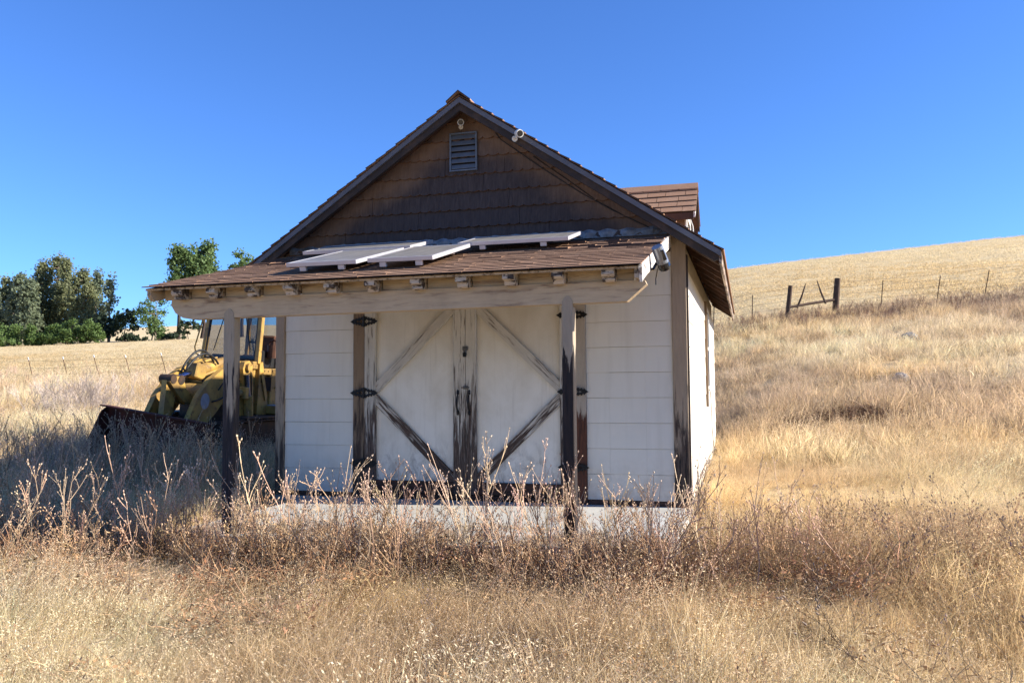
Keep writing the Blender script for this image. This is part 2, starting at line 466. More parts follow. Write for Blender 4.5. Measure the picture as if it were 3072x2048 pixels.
class MB:
    def __init__(s):
        s.v, s.f, s.mi = [], [], []

    def add(s, vs_, fs_, mi=0):
        k = len(s.v)
        s.v += [tuple(q) for q in vs_]
        s.f += [tuple(i + k for i in f) for f in fs_]
        s.mi += [mi] * len(fs_)
        return s

    def box(s, x0, x1, y0, y1, z0, z1, mi=0):
        return s.add([(x0, y0, z0), (x1, y0, z0), (x1, y1, z0), (x0, y1, z0), (x0, y0, z1), (x1, y0, z1), (x1, y1, z1), (x0, y1, z1)],
                     [(0, 3, 2, 1), (4, 5, 6, 7), (0, 1, 5, 4), (1, 2, 6, 5), (2, 3, 7, 6), (3, 0, 4, 7)], mi)

    def cbox(s, x0, x1, y0, y1, z0, z1, c=0.005, mi=0, M4=None):
        """box with chamfered edges"""
        c = min(c, (x1 - x0) * .3, (y1 - y0) * .3, (z1 - z0) * .3)
        X, Y, Z = (x0, x1), (y0, y1), (z0, z1)
        V = []
        idx = {}
        for i in (0, 1):
            for j in (0, 1):
                for k in (0, 1):
                    sx, sy, sz = (1 - 2 * i) * c, (1 - 2 * j) * c, (1 - 2 * k) * c
                    for a, q in (('x', (X[i], Y[j] + sy, Z[k] + sz)), ('y', (X[i] + sx, Y[j], Z[k] + sz)), ('z', (X[i] + sx, Y[j] + sy, Z[k]))):
                        idx[(i, j, k, a)] = len(V)
                        V.append(q)
        Fs = []
        for i in (0, 1):
            Fs.append([idx[(i, a, b, 'x')] for a, b in ((0, 0), (1, 0), (1, 1), (0, 1))][::(1 if i else -1)])
            Fs.append([idx[(a, i, b, 'y')] for a, b in ((0, 0), (1, 0), (1, 1), (0, 1))][::(-1 if i else 1)])
            Fs.append([idx[(a, b, i, 'z')] for a, b in ((0, 0), (1, 0), (1, 1), (0, 1))][::(1 if i else -1)])
        for i in (0, 1):
            for j in (0, 1):
                Fs.append([idx[(i, j, 0, 'x')], idx[(i, j, 0, 'y')], idx[(i, j, 1, 'y')], idx[(i, j, 1, 'x')]][::(1 if i == j else -1)])
                Fs.append([idx[(i, 0, j, 'x')], idx[(i, 0, j, 'z')], idx[(i, 1, j, 'z')], idx[(i, 1, j, 'x')]][::(-1 if i == j else 1)])
                Fs.append([idx[(0, i, j, 'y')], idx[(0, i, j, 'z')], idx[(1, i, j, 'z')], idx[(1, i, j, 'y')]][::(1 if i == j else -1)])
        for i in (0, 1):
            for j in (0, 1):
                for k in (0, 1):
                    Fs.append([idx[(i, j, k, a)] for a in 'xyz'][::(1 if (i + j + k) % 2 else -1)])
        if M4 is not None:
            V = [tuple(M4 @ Vector(q)) for q in V]
        return s.add(V, Fs, mi)

    def beam(s, a, b, w, h, upv=(0, 0, 1), c=0.004, mi=0):
        """chamfered bar from a to b: width w across, height h along upv"""
        a, b = Vector(a), Vector(b)
        d = b - a
        L = d.length
        x = d.normalized()
        y = Vector(upv).cross(x)
        y.normalize()
        z = x.cross(y)
        M4 = Matrix(((x.x, y.x, z.x, a.x), (x.y, y.y, z.y, a.y), (x.z, y.z, z.z, a.z), (0, 0, 0, 1)))
        return s.cbox(0, L, -w / 2, w / 2, -h / 2, h / 2, c, mi, M4)

    def prism(s, poly, axis, a, b, mi=0):
        """polygon (list of 2D points) extruded along axis from a to b"""
        def P(p, t):
            return {'x': (t, p[0], p[1]), 'y': (p[0], t, p[1]), 'z': (p[0], p[1], t)}[axis]
        n = len(poly)
        V = [P(p, a) for p in poly] + [P(p, b) for p in poly]
        Fs = [tuple(range(n)), tuple(range(2 * n - 1, n - 1, -1))]
        Fs += [(i, i + n, (i + 1) % n + n, (i + 1) % n) for i in range(n)]
        return s.add(V, Fs, mi)

    def tube(s, pts, rad, sides=6, mi=0, cap=True):
        pts = [Vector(p) for p in pts]
        n = len(pts)
        if not hasattr(rad, '__len__'):
            rad = [rad] * n
        V, Fs = [], []
        ref = None
        for i, p in enumerate(pts):
            d = (pts[min(i + 1, n - 1)] - pts[max(i - 1, 0)])
            d = d.normalized() if d.length > 1e-9 else Vector((0, 0, 1))
            if ref is None:
                ref = d.orthogonal()
            a = (ref - d * ref.dot(d))
            a = a.normalized() if a.length > 1e-6 else d.orthogonal().normalized()
            ref = a
            b = d.cross(a)
            for k in range(sides):
                t = 2 * math.pi * k / sides
                V.append(p + (a * math.cos(t) + b * math.sin(t)) * rad[i])
        for i in range(n - 1):
            for k in range(sides):
                k2 = (k + 1) % sides
                Fs.append((i * sides + k, i * sides + k2, (i + 1) * sides + k2, (i + 1) * sides + k))
        if cap:
            Fs.append(tuple(range(sides))[::-1])
            Fs.append(tuple(range((n - 1) * sides, n * sides)))
        return s.add(V, Fs, mi)

    def cyl(s, a, b, r, sides=14, mi=0):
        return s.tube([a, b], r, sides, mi)

    def build(s, name, mats, parent=None, smooth=False, label=None, center=True):
        vs_ = np.array(s.v, float)
        c = (vs_.min(0) + vs_.max(0)) / 2 if center else np.zeros(3)
        me = bpy.data.meshes.new(name)
        me.from_pydata([tuple(q) for q in vs_ - c], [], s.f)
        if not isinstance(mats, (list, tuple)):
            mats = [mats]
        for m in mats:
            me.materials.append(m)
        if len(mats) > 1:
            me.polygons.foreach_set('material_index', s.mi)
        import bmesh
        bm = bmesh.new()
        bm.from_mesh(me)
        bmesh.ops.recalc_face_normals(bm, faces=bm.faces)
        bm.to_mesh(me)
        bm.free()
        if smooth:
            me.polygons.foreach_set('use_smooth', [True] * len(me.polygons))
        o = bpy.data.objects.new(name, me)
        link(o, parent)
        o.location = Vector(c) - (OFF[parent] if parent is not None else Vector((0, 0, 0)))
        OFF[o] = Vector(c)
        if label:
            o['label'] = label
        return o

def share(src, name, pos, parent, rot=None, scale=None):
    o = bpy.data.objects.new(name, src.data)
    link(o, parent)
    o.location = Vector(pos) - OFF[parent]
    if rot:
        o.rotation_euler = rot
    if scale:
        o.scale = scale
    OFF[o] = Vector(pos)
    return o

# ------------------------------------------------------------------ terrain
ZN = [0, 4, 7, 10, 14, 18, 26, 36, 48, 60, 90, 130, 170, 230, 300, 420, 700]
UN = [-1.2, -0.62, -0.38, -0.25, 0.0, 0.15, 0.245, 0.32, 0.62, 1.2]
T = np.array([
    # 0     4     7    10    14    18    26    36    48    60    90   130   170   230   300   420   700
    [-.34, -.32, -.26, -.15, .02, .15, .60, 1.4, 2.2, 3.0, 4.8, 7.6, 11, 16, 20, 18, 10],
    [-.34, -.32, -.26, -.15, .02, .15, .60, 1.45, 2.3, 3.1, 5.0, 8.3, 11, 17, 22, 20, 10],
    [-.34, -.30, -.24, -.12, .02, .18, .65, 1.5, 2.5, 3.4, 5.6, 9.4, 11.5, 18, 25.5, 21, 10],
    [-.34, -.28, -.20, -.10, -.05, .12, .60, 1.5, 2.6, 3.6, 6.2, 9.8, 12, 18, 25.0, 20, 10],
    [-.34, -.27, -.20, -.12, -.10, .00, .60, 1.8, 3.4, 4.8, 8.0, 12, 14, 18, 22, 18, 10],
    [-.34, -.27, -.19, -.10, -.10, -.02, .9, 2.6, 4.8, 6.8, 11, 16.5, 18, 18, 18, 15, 10],
    [-.34, -.27, -.18, -.08, .02, .30, 1.6, 3.7, 6.2, 8.3, 13.4, 19.3, 20, 17, 15, 13, 10],
    [-.34, -.26, -.16, -.02, .28, .80, 2.15, 4.1, 6.7, 8.9, 14.2, 20.4, 21, 18, 15, 13, 10],
    [-.34, -.25, -.12, .12, .58, 1.2, 2.8, 4.95, 7.8, 10.4, 16.6, 24.7, 26, 22, 18, 15, 10],
    [-.34, -.24, -.05, .3, 1.0, 1.9, 3.9, 6.5, 9.5, 12.5, 20, 29, 32, 28, 22, 18, 10]])
_z = np.array(ZN, float)
_zl = np.log(_z + 4)
_zf = np.linspace(_zl[0], _zl[-1], 240)

def _smooth(a, n):
    k = np.hanning(2 * n + 3)[1:-1]
    k /= k.sum()
    return np.convolve(np.pad(a, n, mode='edge'), k, 'valid')
_uf = np.linspace(-1.2, 1.2, 121)
TF = np.array([_smooth(np.interp(_zf, _zl, row), 4) for row in T])
TF = np.array([_smooth(np.interp(_uf, UN, TF[:, j]), 3) for j in range(240)]).T

def ground_base(x, y):
    dx, dy = np.asarray(x, float) - CAM.x, np.asarray(y, float) - CAM.y
    Z = -math.sin(YAW) * dx + math.cos(YAW) * dy
    U = math.cos(YAW) * dx + math.sin(YAW) * dy
    rr = np.hypot(Z, U)
    u = np.where(Z > 0.05, U / np.maximum(Z, 0.05), np.sign(U) * 1.2)
    u = np.clip(u, -1.2, 1.2)
    Zc = np.where(Z > 0, np.maximum(Z, rr / math.sqrt(1 + 1.44)), 0)
    Zc = np.clip(Zc, 0, 700)
    jf = (np.log(Zc + 4) - _zf[0]) / (_zf[-1] - _zf[0]) * 239
    iu = (u + 1.2) / 2.4 * 120
    j0 = np.clip(np.floor(jf).astype(int), 0, 238)
    i0 = np.clip(np.floor(iu).astype(int), 0, 119)
    a, b = jf - j0, iu - i0
    return (TF[i0, j0] * (1 - a) + TF[i0, j0 + 1] * a) * (1 - b) + (TF[i0 + 1, j0] * (1 - a) + TF[i0 + 1, j0 + 1] * a) * b

def lump(x, y):
    """low mounds and hollows of the pasture"""
    x, y = np.asarray(x, float), np.asarray(y, float)
    h = .5 * np.sin(x * .9 + 1.3 * np.sin(y * .5)) * np.sin(y * .8 + 1.1 * np.sin(x * .45)) + .3 * np.sin(x * 2.1 + y * 1.3 + 1) * np.sin(y * 2.4 - x * .7)
    d = np.hypot(x + 2.4, np.maximum(0, np.abs(y - 2.3) - 4.8))
    near = np.clip((np.maximum(np.maximum(-4.9 - x, x - 0.1), np.maximum(-2.6 - y, y - 7.3))) / 1.5, 0, 1)
    return h * .10 * near

def ground(x, y):
    return ground_base(x, y) + lump(x, y)

def gz(x, y):
    return float(ground(x, y))

def uZ(x, y):
    dx, dy = x - CAM.x, y - CAM.y
    Z = -math.sin(YAW) * dx + math.cos(YAW) * dy
    return (math.cos(YAW) * dx + math.sin(YAW) * dy) / np.maximum(Z, .01), Z

def xy_at(u, Z):
    return (CAM.x + math.cos(YAW) * u * Z - math.sin(YAW) * Z, CAM.y + math.sin(YAW) * u * Z + math.cos(YAW) * Z)

def fbm(x, y, s, seed=0):
    """cheap smooth value noise, vectorised"""
    out, amp, tot = 0, 1.0, 0
    for o in range(4):
        f = s * 2 ** o
        X, Y = x * f + seed * 17.3 + o * 5.1, y * f - seed * 9.7 + o * 3.7
        xi, yi = np.floor(X), np.floor(Y)
        tx, ty = X - xi, Y - yi
        tx, ty = tx * tx * (3 - 2 * tx), ty * ty * (3 - 2 * ty)
        def h(a, b):
            q = np.sin(a * 127.1 + b * 311.7 + seed * 74.7) * 43758.5453
            return q - np.floor(q)
        v = (h(xi, yi) * (1 - tx) + h(xi + 1, yi) * tx) * (1 - ty) + (h(xi, yi + 1) * (1 - tx) + h(xi + 1, yi + 1) * tx) * ty
        out = out + v * amp
        tot += amp
        amp *= .5
    return out / tot

def build_ground():
    angs = np.concatenate([np.radians(np.linspace(-50, 50, 181)), np.radians(np.linspace(50, 310, 66))[1:-1]])
    rads = np.concatenate([[0.05], np.geomspace(0.6, 900, 190)])
    A, Rr = np.meshgrid(angs, rads)
    ang = A - 0.0
    Zd, Ud = Rr * np.cos(ang), Rr * np.sin(ang)
    x = CAM.x + math.cos(YAW) * Ud - math.sin(YAW) * Zd
    y = CAM.y + math.sin(YAW) * Ud + math.cos(YAW) * Zd
    z = ground(x, y) - np.clip((Rr - 500) / 400, 0, 1) * 4
    na, nr = len(angs), len(rads)
    V = np.stack([x, y, z], -1).reshape(-1, 3)
    Fs = []
    for i in range(nr - 1):
        for j in range(na):
            j2 = (j + 1) % na
            Fs.append((i * na + j, i * na + j2, (i + 1) * na + j2, (i + 1) * na + j))
    me = bpy.data.meshes.new('ground')
    me.from_pydata(V.tolist(), [], Fs)
    me.materials.append(M['ground'])
    me.polygons.foreach_set('use_smooth', [True] * len(Fs))
    u, Z = uZ(V[:, 0], V[:, 1])
    w = np.where(u < 0, 41 + 0 * u, 37 + 3 * np.clip(u, 0, 1))
    pale = np.clip((Z - w) / 2.0, 0, 1)
    at = me.attributes.new('pale', 'FLOAT', 'POINT')
    at.data.foreach_set('value', pale.astype(np.float32))
    o = bpy.data.objects.new('ground', me)
    link(o)
    tag(o, 'dry golden pasture rising to a bare hillside', None, None, 'structure')
    if me.polygons[len(Fs) // 2].normal.z < 0:
        me.flip_normals()
build_ground()

mb = MB()
mb.cbox(-4.30, 0.03, -2.5, -.02, -0.45, -0.055, 0.012)
mb.box(-4.80, 0.0, -.019, 7.05, -.45, -.056)
slab = mb.build('concrete_slab', M['concrete'])
tag(slab, 'pale concrete slab under the shed and its porch', None, None, 'structure')

# ------------------------------------------------------------------ the shed
SH = thing('garden_shed', (-2.4, 3.5, -0.055), 'white gabled shed with brown shake gable and shingled porch over double barn doors', 'shed')
XC, SL = -2.37, 0.67                    # ridge x and roof slope

def roof_z(x, top=4.38):
    return top - SL * abs(x - XC)  # the same plane for deck, trim and shingles

# walls behind the cladding
mb = MB()
mb.box(-4.78, -0.02, 0.02, 0.12, -0.055, 2.72)
mb.prism([(-4.78, 2.72), (-0.02, 2.72), (-0.02, 2.74), (XC, roof_z(XC) - .12), (-4.78, 2.74)], 'y', 0.02, 0.12)
mb.box(-0.12, -0.02, 0.12, 7.0, -0.055, 2.68)
mb.box(-4.78, -4.68, 0.12, 7.0, -0.055, 2.68)
mb.box(-4.68, -0.12, 6.9, 7.0, -0.055, 2.68)
mb.prism([(-4.68, 2.68), (-0.12, 2.68), (XC, roof_z(XC) - .14)], 'y', 6.9, 7.0)
mb.build('wall', M['wall_core'], SH)
# sill strip below the siding
for a, b in ((-4.68, -3.79), (-1.05, -0.15)):
    MB().cbox(a, b, -0.012, 0.03, -0.05, -0.004, 0.003).build('sill', M['sheath'], SH)

CS = 0.267
def siding_piece(w, nrm):
    """one lapped siding shingle: bottom edge proud; local x along the wall, y outwards negative"""
    b = MB()
    g = 0.0003
    b.prism([(-0.004, -0.1323), (-0.015, -0.1315), (-0.0152, -0.127), (-0.0085, 0.1320), (-0.001, 0.1320), (0.004, 0.0)], 'x', -w / 2 + g, w / 2 - g)
    return b
_sp = {}
def add_siding(x0, x1, k, z_top=None):
    w = round(x1 - x0, 4)
    zc = k * CS + CS / 2
    pos = Vector(((x0 + x1) / 2, 0.0, zc))
    if w not in _sp:
        b = siding_piece(w, None)
        o = b.build('siding_shingle', M['siding'], SH, center=False)
        _sp[w] = o
        o.location = pos - OFF[SH]
    else:
        o = share(_sp[w], 'siding_shingle', pos, SH)
    o.location.z += random.uniform(-.0008, .0008)
    o.location.y -= random.uniform(0, .0004)

for k in range(0, 10):
    xs = [-4.68, -4.43, -4.09, -3.785]
    for a, b in zip(xs[:-1], xs[1:]):
        add_siding(a, b, k)
    xs = [-1.058, -0.815, -0.43, -0.15]
    for a, b in zip(xs[:-1], xs[1:]):
        add_siding(a, b, k)
_ss = {}
for k in range(0, 9):
    ys = [0.03] + [0.03 + (0.305 if k % 2 else 0.61) + 0.61 * i for i in range(12)] + [7.03]
    ys = [y for y in ys if y <= 7.03]
    for a, b in zip(ys[:-1], ys[1:]):
        if b - a < 0.02:
            continue
        segs = [(a, b)]
        if 1.05 < k * CS + .13 < 2.45:
            segs = []
            if a < 3.62:
                segs.append((a, min(b, 3.62)))
            if b > 4.46:
                segs.append((max(a, 4.46), b))
        for p, q in segs:
            w = round(q - p, 3)
            if w < 0.03:
                continue
            pos = Vector((0.0, (p + q) / 2, k * CS + CS / 2))
            if w not in _ss:
                o = siding_piece(w, None).build('siding_shingle', M['siding'], SH, center=False)
                _ss[w] = o
                o.location = pos - OFF[SH]
            else:
                o = share(_ss[w], 'siding_shingle', pos, SH)
            o.rotation_euler = (0, 0, math.pi / 2)
            o.location.x += random.uniform(0, .003)

# corner posts, casings
def board(name, x0, x1, y0, y1, z0, z1, m, parent=None, c=0.005, label=None):
    return MB().cbox(x0, x1, y0, y1, z0, z1, c).build(name, m, parent or SH, label=label)
board('corner_post', -4.80, -4.682, -0.035, 0.06, -0.05, 2.76, M['corner'])
board('corner_post', -0.148, 0.004, -0.035, 0.045, -0.05, 2.76, M['corner'])
board('corner_trim', -0.008, 0.022, -0.028, 0.028, -0.05, 2.55, M['rake'])
board('door_casing', -3.782, -3.64, -0.042, 0.02, -0.05, 2.22, M['casing'])
board('door_casing', -1.198, -1.060, -0.042, 0.02, -0.05, 2.22, M['jamb'], label='right door casing with red-brown bare wood below peeling paint')
board('door_header', -3.782, -1.060, -0.044, 0.02, 2.222, 2.36, M['casing'])
board('threshold', -3.64, -1.2, -0.03, 0.02, -0.05, 0.006, M['rail'])

# barn doors
def hinge(parent, x, z, leaf):
    """black decorative strap hinge with knuckle, two spear-shaped straps with a pierced waist"""
    b = MB()
    y0, y1 = -0.063, -0.055
    b.cyl((x, -0.062, z - .058), (x, -0.062, z + .058), 0.014, 10)
    for zz in (-.060, .060):
        b.cyl((x, -0.062, z + zz - .005), (x, -0.062, z + zz + .005), 0.007, 8)
    for sg in (-1, 1):
        prof = [(.008, .055), (.03, .056), (.045, .034), (.060, .046), (.078, .028), (.098, .042), (.112, .020), (.126, .034), (.142, .019), (.172, .0)]
        up_, lo_ = [(x + sg * a, z + h) for a, h in prof], [(x + sg * a, z - h) for a, h in prof[:-1]]
        # two rails around the pierced holes
        for (i0, i1) in ((0, 3), (3, 5), (5, 9)):
            hole = 0.45 if i0 != 5 else 0.2
            for s2 in (1, -1):
                outer = [(x + sg * a, z + s2 * h) for a, h in prof[i0:i1 + 1]]
                inner = [(x + sg * a, z + s2 * h * (hole if i0 < j < i1 and i0 != 5 else 0.0)) for j, (a, h) in list(enumerate(prof))[i0:i1 + 1]]
                for q in range(len(outer) - 1):
                    b.prism([outer[q], outer[q + 1], inner[q + 1], inner[q]], 'y', y0, y1)
    for dx in (-.12, -.03, .03, .12):
        b.cyl((x + dx, -0.068, z), (x + dx, -0.06, z), 0.005, 6)
    return b.build('hinge', M['iron'], parent)

def pull_handle(parent, x, z0, z1):
    b = MB()
    for zz, s in ((z1, 1), (z0, -1)):
        b.prism([(x - .006, zz - s * .035), (x - .017, zz - s * .022), (x - .010, zz - s * .012), (x - .014, zz), (x, zz + s * .022), (x + .014, zz), (x + .010, zz - s * .012), (x + .017, zz - s * .022), (x + .006, zz - s * .035)], 'y', -.066, -.058)
    pts = []
    for i in range(9):
        t = i / 8
        pts.append((x, -.064 - .038 * math.sin(math.pi * t) ** .7, z1 - .03 - (z1 - z0 - .06) * t))
    b.tube(pts, [.007, .009, .010, .011, .012, .011, .010, .009, .007], 8)
    return b.build('handle', M['iron'], parent, smooth=True)

def barn_door(x0, x1, out_left):
    """x0..x1 door leaf; out_left: outer (hinge) stile on the left"""
    d = MB().cbox(x0 + .003, x1 - .003, -.012, .02, .012, 2.2, .003).build('barn_door', M['door'], SH)
    if out_left:
        so, si = (x0 + .003, x0 + .142), (x1 - .145, x1 - .002)
    else:
        so, si = (x1 - .142, x1 - .003), (x0 + .002, x0 + .125)
    y0, y1 = -.052, -.013
    board('stile', so[0], so[1], y0, y1, .012, 2.19, M['stile'], d)
    board('stile', si[0], si[1], y0 + .001, y1, .012, 2.19, M['stile'], d)
    a, b = (so[1], si[0]) if out_left else (si[1], so[0])
    board('rail', a + .001, b - .001, y0 + .004, y1, .014, .150, M['rail'], d)
    board('rail', a + .001, b - .001, y0 + .004, y1, 2.085, 2.19, M['stile'], d)
    xo, xi = (so[1], si[0]) if out_left else (so[0], si[1])
    for za, zb in ((1.185, 2.075), (1.06, .17)):
        mb = MB()
        w = .052
        dx, dz = xi - xo, zb - za
        L = math.hypot(dx, dz)
        nx, nz = -dz / L * w, dx / L * w
        # ends cut to the stile and to the rail
        sgn = 1 if xi > xo else -1
        k = abs(dz / dx)
        hh = w * L / abs(dx)
        poly = [(xo + sgn * .002, za + hh), (xo + sgn * .002, za - hh), (xi - sgn * .002, zb - hh), (xi - sgn * .002, zb + hh)]
        lo_, hi_ = .153, 2.083
        # clip against the rails
        def clip(P, z, keep_below):
            out = []
            for i in range(len(P)):
                p, q = P[i], P[(i + 1) % len(P)]
                ip = p[1] <= z if keep_below else p[1] >= z
                iq = q[1] <= z if keep_below else q[1] >= z
                if ip:
                    out.append(p)
                if ip != iq:
                    t = (z - p[1]) / (q[1] - p[1])
                    out.append((p[0] + (q[0] - p[0]) * t, z))
            return out
        poly = clip(clip(poly, hi_, True), lo_, False)
        mb.prism(poly, 'y', y0 + .008, y1)
        mb.build('brace', M['braceU' if dz / dx > 0 else 'braceW'], d)
    hx = so[0] - .002 if out_left else so[1] + .002
    for zz in (1.955, 1.135, .335):
        hinge(d, hx, zz, None)
    pull_handle(d, si[0] + .06 if out_left else si[0] + .045, .90, 1.145)
    return d
dl = barn_door(-3.638, -2.41, True)
dr = barn_door(-2.41, -1.20, False)
mb = MB()
mb.cbox(-2.44, -2.375, -.064, -.054, 1.60, 1.645, .003)
mb.cbox(-2.425, -2.39, -.075, -.06, 1.575, 1.625, .004)
mb.cbox(-2.428, -2.388, -.092, -.066, 1.525, 1.575, .006, 1)
mb.tube([(-2.42, -.079, 1.57), (-2.42, -.079, 1.60), (-2.408, -.079, 1.612), (-2.396, -.079, 1.60), (-2.396, -.079, 1.57)], .004, 6, 0)
mb.build('padlock', [M['steel'], M['iron']], dr)
mb = MB()
mb.cbox(-2.435, -2.375, -.064, -.054, 1.17, 1.205, .003)
mb.cyl((-2.45, -.07, 1.187), (-2.36, -.07, 1.187), .006, 8)
mb.cyl((-2.405, -.07, 1.187), (-2.408, -.07, 1.235), .004, 6)
mb.build('slide_bolt', M['steel'], dr)

# gable shakes: rows of long panels with scalloped butts
ROW, Z0G = 0.198, 2.585
SC = 0.117
def gable_half(z):
    return max(0.0, (4.335 - z) / SL)
rows = 9
row_seams = {0: (-3.2, -1.9), 1: (-3.9, -2.65, -1.45), 2: (-2.98, -1.78), 3: (-3.55, -1.9), 4: (-2.2,), 5: (-2.65, -1.95), 6: (-2.3,), 7: (-2.45,), 8: ()}
for r_ in range(rows):
    zb = Z0G + r_ * ROW
    zt = zb + ROW + 0.012
    hw = gable_half(zb - .02) - 0.02
    if hw <= 0.03:
        continue
    xs = [max(-4.68, XC - hw)] + list(row_seams[r_]) + [min(-0.15, XC + hw)]
    for a, b in zip(xs[:-1], xs[1:]):
        if b - a < .05:
            continue
        ph = random.uniform(0, SC) if r_ % 2 else 0
        # front outline: scalloped bottom, top cut by the rake
        n = max(4, int((b - a) / SC * 8))
        bot, top = [], []
        for i in range(n + 1):
            x = a + .002 + (b - a - .004) * i / n
            t = ((x - XC + ph + r_ * .5 * SC) / SC) % 1.0
            zz = zb + .018 - .026 * math.sqrt(max(0, 1 - (2 * t - 1) ** 2)) + .004
            tz = min(zt, roof_z(x, 4.335) + .015)
            if tz < zz + .004:
                tz = zz + .004
            bot.append((x, zz))
            top.append((x, tz))
        mb = MB()
        V, Fs, mi = [], [], []
        for (x, zz), (_, tz) in zip(bot, top):
            yb = -.036
            yt = -.007 - .0
            V += [(x, yb, zz), (x, yt + (tz - zz) * 0, tz), (x, .012, zz), (x, .012, tz)]
        m_ = len(bot)
        for i in range(m_ - 1):
            q = i * 4
            mb_f = [(q, q + 4, q + 5, q + 1), (q + 2, q + 3, q + 7, q + 6), (q + 1, q + 5, q + 7, q + 3)]
            Fs += mb_f
            mi += [0, 0, 0]
            Fs.append((q, q + 2, q + 6, q + 4))
            mi.append(1)
        Fs += [(0, 1, 3, 2), ((m_ - 1) * 4, (m_ - 1) * 4 + 2, (m_ - 1) * 4 + 3, (m_ - 1) * 4 + 1)]
        mi += [0, 0]
        mb.v, mb.f, mb.mi = V, Fs, mi
        o = mb.build('gable_shake', [M['gable'], M['gable_edge']], SH)
        o.location.y -= random.uniform(0, .003)

# gable vent
vx0, vx1, vz0, vz1 = -2.588, -2.262, 3.615, 4.055
v_ = MB().box(vx0 + .01, vx1 - .01, -.028, .0, vz0 + .01, vz1 - .01).build('gable_vent', M['black'], SH)
mb = MB()
fr = .018
mb.cbox(vx0, vx0 + fr, -.06, -.02, vz0, vz1, .003)
mb.cbox(vx1 - fr, vx1, -.06, -.02, vz0, vz1, .003)
mb.cbox(vx0 + fr, vx1 - fr, -.0595, -.02, vz0, vz0 + fr, .003)
mb.cbox(vx0 + fr, vx1 - fr, -.0595, -.02, vz1 - fr, vz1, .003)
mb.build('vent_frame', M['vent'], v_)
for i in range(6):
    z = vz0 + .03 + i * .068
    mb = MB()
    mb.prism([(-.056, z), (-.053, z - .004), (-.024, z + .048), (-.027, z + .052)], 'x', vx0 + fr, vx1 - fr)
    mb.build('louvre', M['vent'], v_)

# main roof: deck, shingle courses, rake boards, eaves
YF, YB = -0.33, 7.25
XE = 0.37
for sg in (-1, 1):
    xe = XE if sg > 0 else 2 * XC - XE
    mb = MB()
    z_r, z_e = 4.38, roof_z(xe)
    poly = [(XC, z_r - .012), (xe, z_e - .012), (xe, z_e - .034), (XC, z_r - .034)]
    mb.prism(poly, 'y', YF + .012, YB)
    mb.build('roof_deck', M['sheath'], SH)
    L = math.hypot(xe - XC, z_e - z_r)
    nc = int(L / .145)
    for i in range(nc + 1):
        mb = MB()
        s0, s1 = i * .145, min(L + .03, i * .145 + .165)
        def pt(s, lift):
            return (XC + (xe - XC) * s / L + sg * lift * .55, z_r + (z_e - z_r) * s / L + lift * .83)
        ov = random.uniform(-.012, .012)
        mb.prism([pt(s0, -.010), pt(s1, -.002), pt(s1, .011), pt(s0, -.004)], 'y', YF - .028 + ov, YB + .02)
        mb.mi[0] = mb.mi[1] = 1
        o = mb.build('shingle_course', [M['shingle'], M['shingle_edge']], SH)
for i in range(26):
    y0 = YF - .05 + i * .29
    b = MB()
    lift = .010
    b.prism([(XC - .14, 4.38 - .14 * SL + lift), (XC, 4.395 + lift), (XC + .14, 4.38 - .14 * SL + lift), (XC + .14, 4.38 - .14 * SL + lift + .016), (XC, 4.413 + lift), (XC - .14, 4.38 - .14 * SL + lift + .016)], 'y', y0, y0 + .31)
    b.mi[0] = b.mi[1] = 1
    b.build('ridge_cap', [M['shingle'], M['shingle_edge']], SH)
for sg in (-1, 1):
    xe = XE if sg > 0 else 2 * XC - XE
    ze = roof_z(xe)
    mb = MB()      # narrow painted trim under the shingle edge
    mb.prism([(XC, 4.356), (xe, ze - .024), (xe, ze - .082), (XC, 4.298)], 'y', YF - .012, YF + .011)
    mb.build('rake_trim', M['rake_trim'], SH)
    mb = MB()      # rake rafter behind it, a little set back
    x2 = xe - sg * .02
    mb.prism([(XC, 4.345), (x2, roof_z(x2) - .036), (x2, roof_z(x2) - .12), (x2 - sg * .05, roof_z(x2 - sg * .05) - .165), (XC, 4.38 - .165)], 'y', YF + .013, YF + .055)
    mb.build('rake_board', M['rake'], SH)
# exposed lookouts and tails under the right eave
for i in range(12):
    y = 0.1 + i * 0.61
    for sg in (1, -1):
        mb = MB()
        xa, xb = (XC + 2.37 + .0, XE - .035) if sg > 0 else (2 * XC - XE + .035, -4.80)
        za, zb = roof_z(xa) - .036, roof_z(xb) - .036
        mb.prism([(xa, za), (xb, zb), (xb, zb - .09), (xa, za - .09)], 'y', y, y + .045)
        mb.build('rafter_tail', M['sheath'], SH)
for j in range(3):
    xa = 0.02 + j * .112
    mb = MB()
    a, b = xa, xa + .108
    mb.prism([(a, roof_z(a) - .0352), (b, roof_z(b) - .0352), (b, roof_z(b) - .047), (a, roof_z(a) - .047)], 'y', YF + .06, YB - .02)
    mb.build('eave_board', M['rake'], SH)
mb = MB()
mb.prism([(XE - .022, roof_z(XE) - .03), (XE + .004, roof_z(XE) - .036), (XE + .004, roof_z(XE) - .15), (XE - .022, roof_z(XE) - .14)], 'y', YF + .015, YB)
mb.build('eave_fascia', M['eave_fascia'], SH)
mb = MB()
xl = 2 * XC - XE
mb.prism([(xl + .022, roof_z(xl) - .03), (xl - .004, roof_z(xl) - .036), (xl - .004, roof_z(xl) - .15), (xl + .022, roof_z(xl) - .14)], 'y', YF + .015, YB)
mb.build('eave_fascia', M['eave_fascia'], SH)

